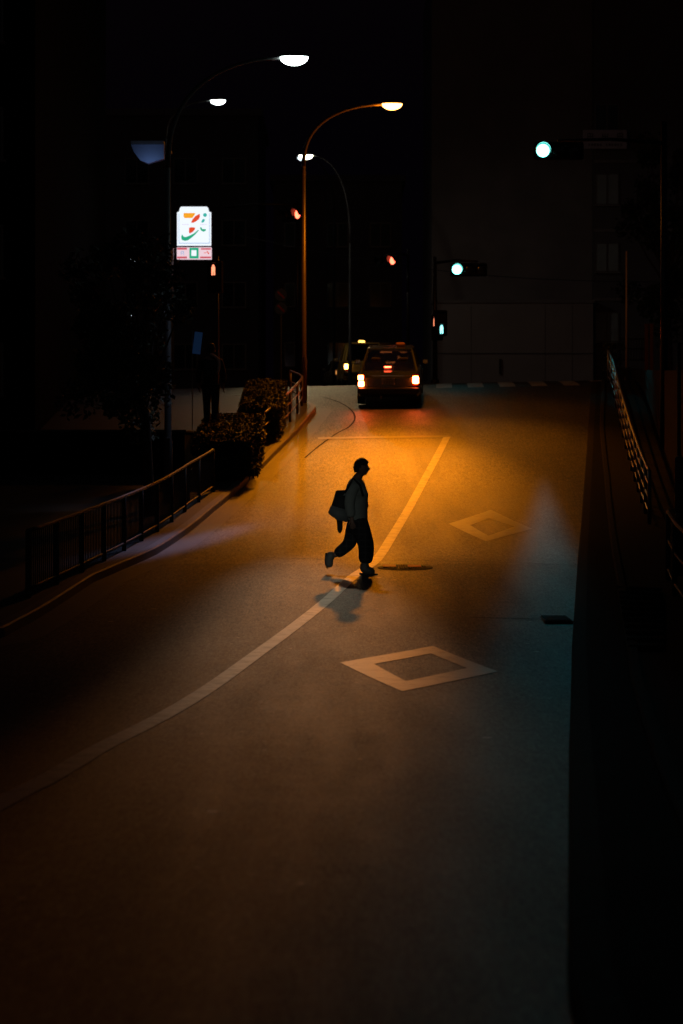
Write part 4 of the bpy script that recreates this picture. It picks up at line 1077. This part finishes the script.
skin('coat', [(K(0, 0, .86), (.19, .15)), (K(0, 0, 1.1), (.17, .14)), (K(0, 0, 1.3), (.18, .14)), (K(0, 0, 1.42), (.15, .11)), (K(0, .01, 1.5), .075),
              (K(-.19, 0, 1.4), .08), (K(-.25, -.02, 1.16), .066), (K(-.26, .05, .96), .052), (K(.19, 0, 1.4), .08), (K(.25, 0, 1.16), .066), (K(.26, .05, .96), .052)],
     [(0, 1), (1, 2), (2, 3), (3, 4), (3, 5), (5, 6), (6, 7), (3, 8), (8, 9), (9, 10)], M['coat'], w2, 1)
skin('trousers', [(K(0, 0, .92), .15), (K(-.09, 0, .85), .11), (K(-.09, .10, .5), .085), (K(-.09, .06, .13), .062), (K(.09, 0, .85), .11), (K(.09, -.02, .5), .085), (K(.08, -.2, .18), .062)],
     [(0, 1), (1, 2), (2, 3), (0, 4), (4, 5), (5, 6)], M['coat'], w2, 0)
skin('shoe', [(K(-.09, .04, .06), .05), (K(-.09, .14, .045), .045), (K(-.09, .22, .04), .032)], [(0, 1), (1, 2)], M['sole'], w2)
skin('shoe', [(K(.08, -.24, .12), .05), (K(.08, -.17, .06), .045), (K(.08, -.09, .03), .03)], [(0, 1), (1, 2)], M['sole'], w2)
skin('scarf', [(K(-.02, -.06, 1.56), (.055, .035)), (K(.08, -.08, 1.52), (.06, .035)), (K(.17, -.07, 1.42), (.06, .04)), (K(.17, -.12, 1.25), (.045, .03)), (K(.14, -.13, 1.14), (.03, .025))], [(0, 1), (1, 2), (2, 3), (3, 4)], M['pale'], w2)
bk = thing('backpack', 'black backpack worn by the person on the left pavement', 'backpack', (X2 - .02, PY2 - .24, g2 + 1.28))
bm = nb(); box(bm, (0, 0, 0), (.28, .15, .42), bev=.06); link('pack', bm, M['bag'], bk, True)
bm = nb(); box(bm, (0, -.09, -.07), (.2, .05, .18), bev=.02); link('front_pocket', bm, M['bag'], bk, True)

# ------------------------------------------------------------------ lights of signals, world, camera
spot('green_signal_light', at(543, 152, 55.6), (atx(549, 36), 36, 0), (.0, .50, .62), 520, 112, 1.0, .15, sx=.026)
spot('green_signal_light_b', at(457, 270, 75.5), (7.9, 66, 4.1), (.0, .7, .8), 260, 16, 1.0, .15)
spot('green_signal_light_c', at(457, 270, 75.5), (3.6, 73, 4), (.0, .7, .8), 14, 60, 1.0, .15)

w = bpy.data.worlds.new('World'); scn.world = w; w.use_nodes = True
nt = w.node_tree; bgn = nt.nodes['Background']
sky = nt.nodes.new('ShaderNodeTexSky'); sky.sky_type = 'NISHITA'; sky.sun_disc = False; sky.sun_elevation = R(-4); sky.sun_rotation = R(200)
hs = nt.nodes.new('ShaderNodeMixRGB'); hs.blend_type = 'ADD'; hs.inputs[0].default_value = 1; hs.inputs[2].default_value = (.012, .007, .018, 1)
nt.links.new(sky.outputs[0], hs.inputs[1]); nt.links.new(hs.outputs[0], bgn.inputs[0]); bgn.inputs[1].default_value = .05

cam = bpy.data.cameras.new('camera'); co = bpy.data.objects.new('camera', cam); COL.objects.link(co)
co.location = (0, 0, EYE); co.rotation_euler = (R(90), 0, 0)
cam.sensor_fit = 'VERTICAL'; cam.sensor_height = 36; cam.sensor_width = 24; cam.lens = 85; cam.shift_y = -(512 - HY) / 1024
cam.clip_end = 3000; cam.clip_start = .1
cam.dof.use_dof = True; cam.dof.focus_distance = 35.7; cam.dof.aperture_fstop = 2.8
scn.camera = co
scn.view_settings.view_transform = 'Standard'; scn.view_settings.look = 'None'; scn.view_settings.exposure = 0; scn.view_settings.gamma = 1
scn.cycles.use_denoising = True
scn.cycles.max_bounces = 5; scn.cycles.sample_clamp_indirect = 3; scn.cycles.use_light_tree = True
scn.cycles.transparent_max_bounces = 12
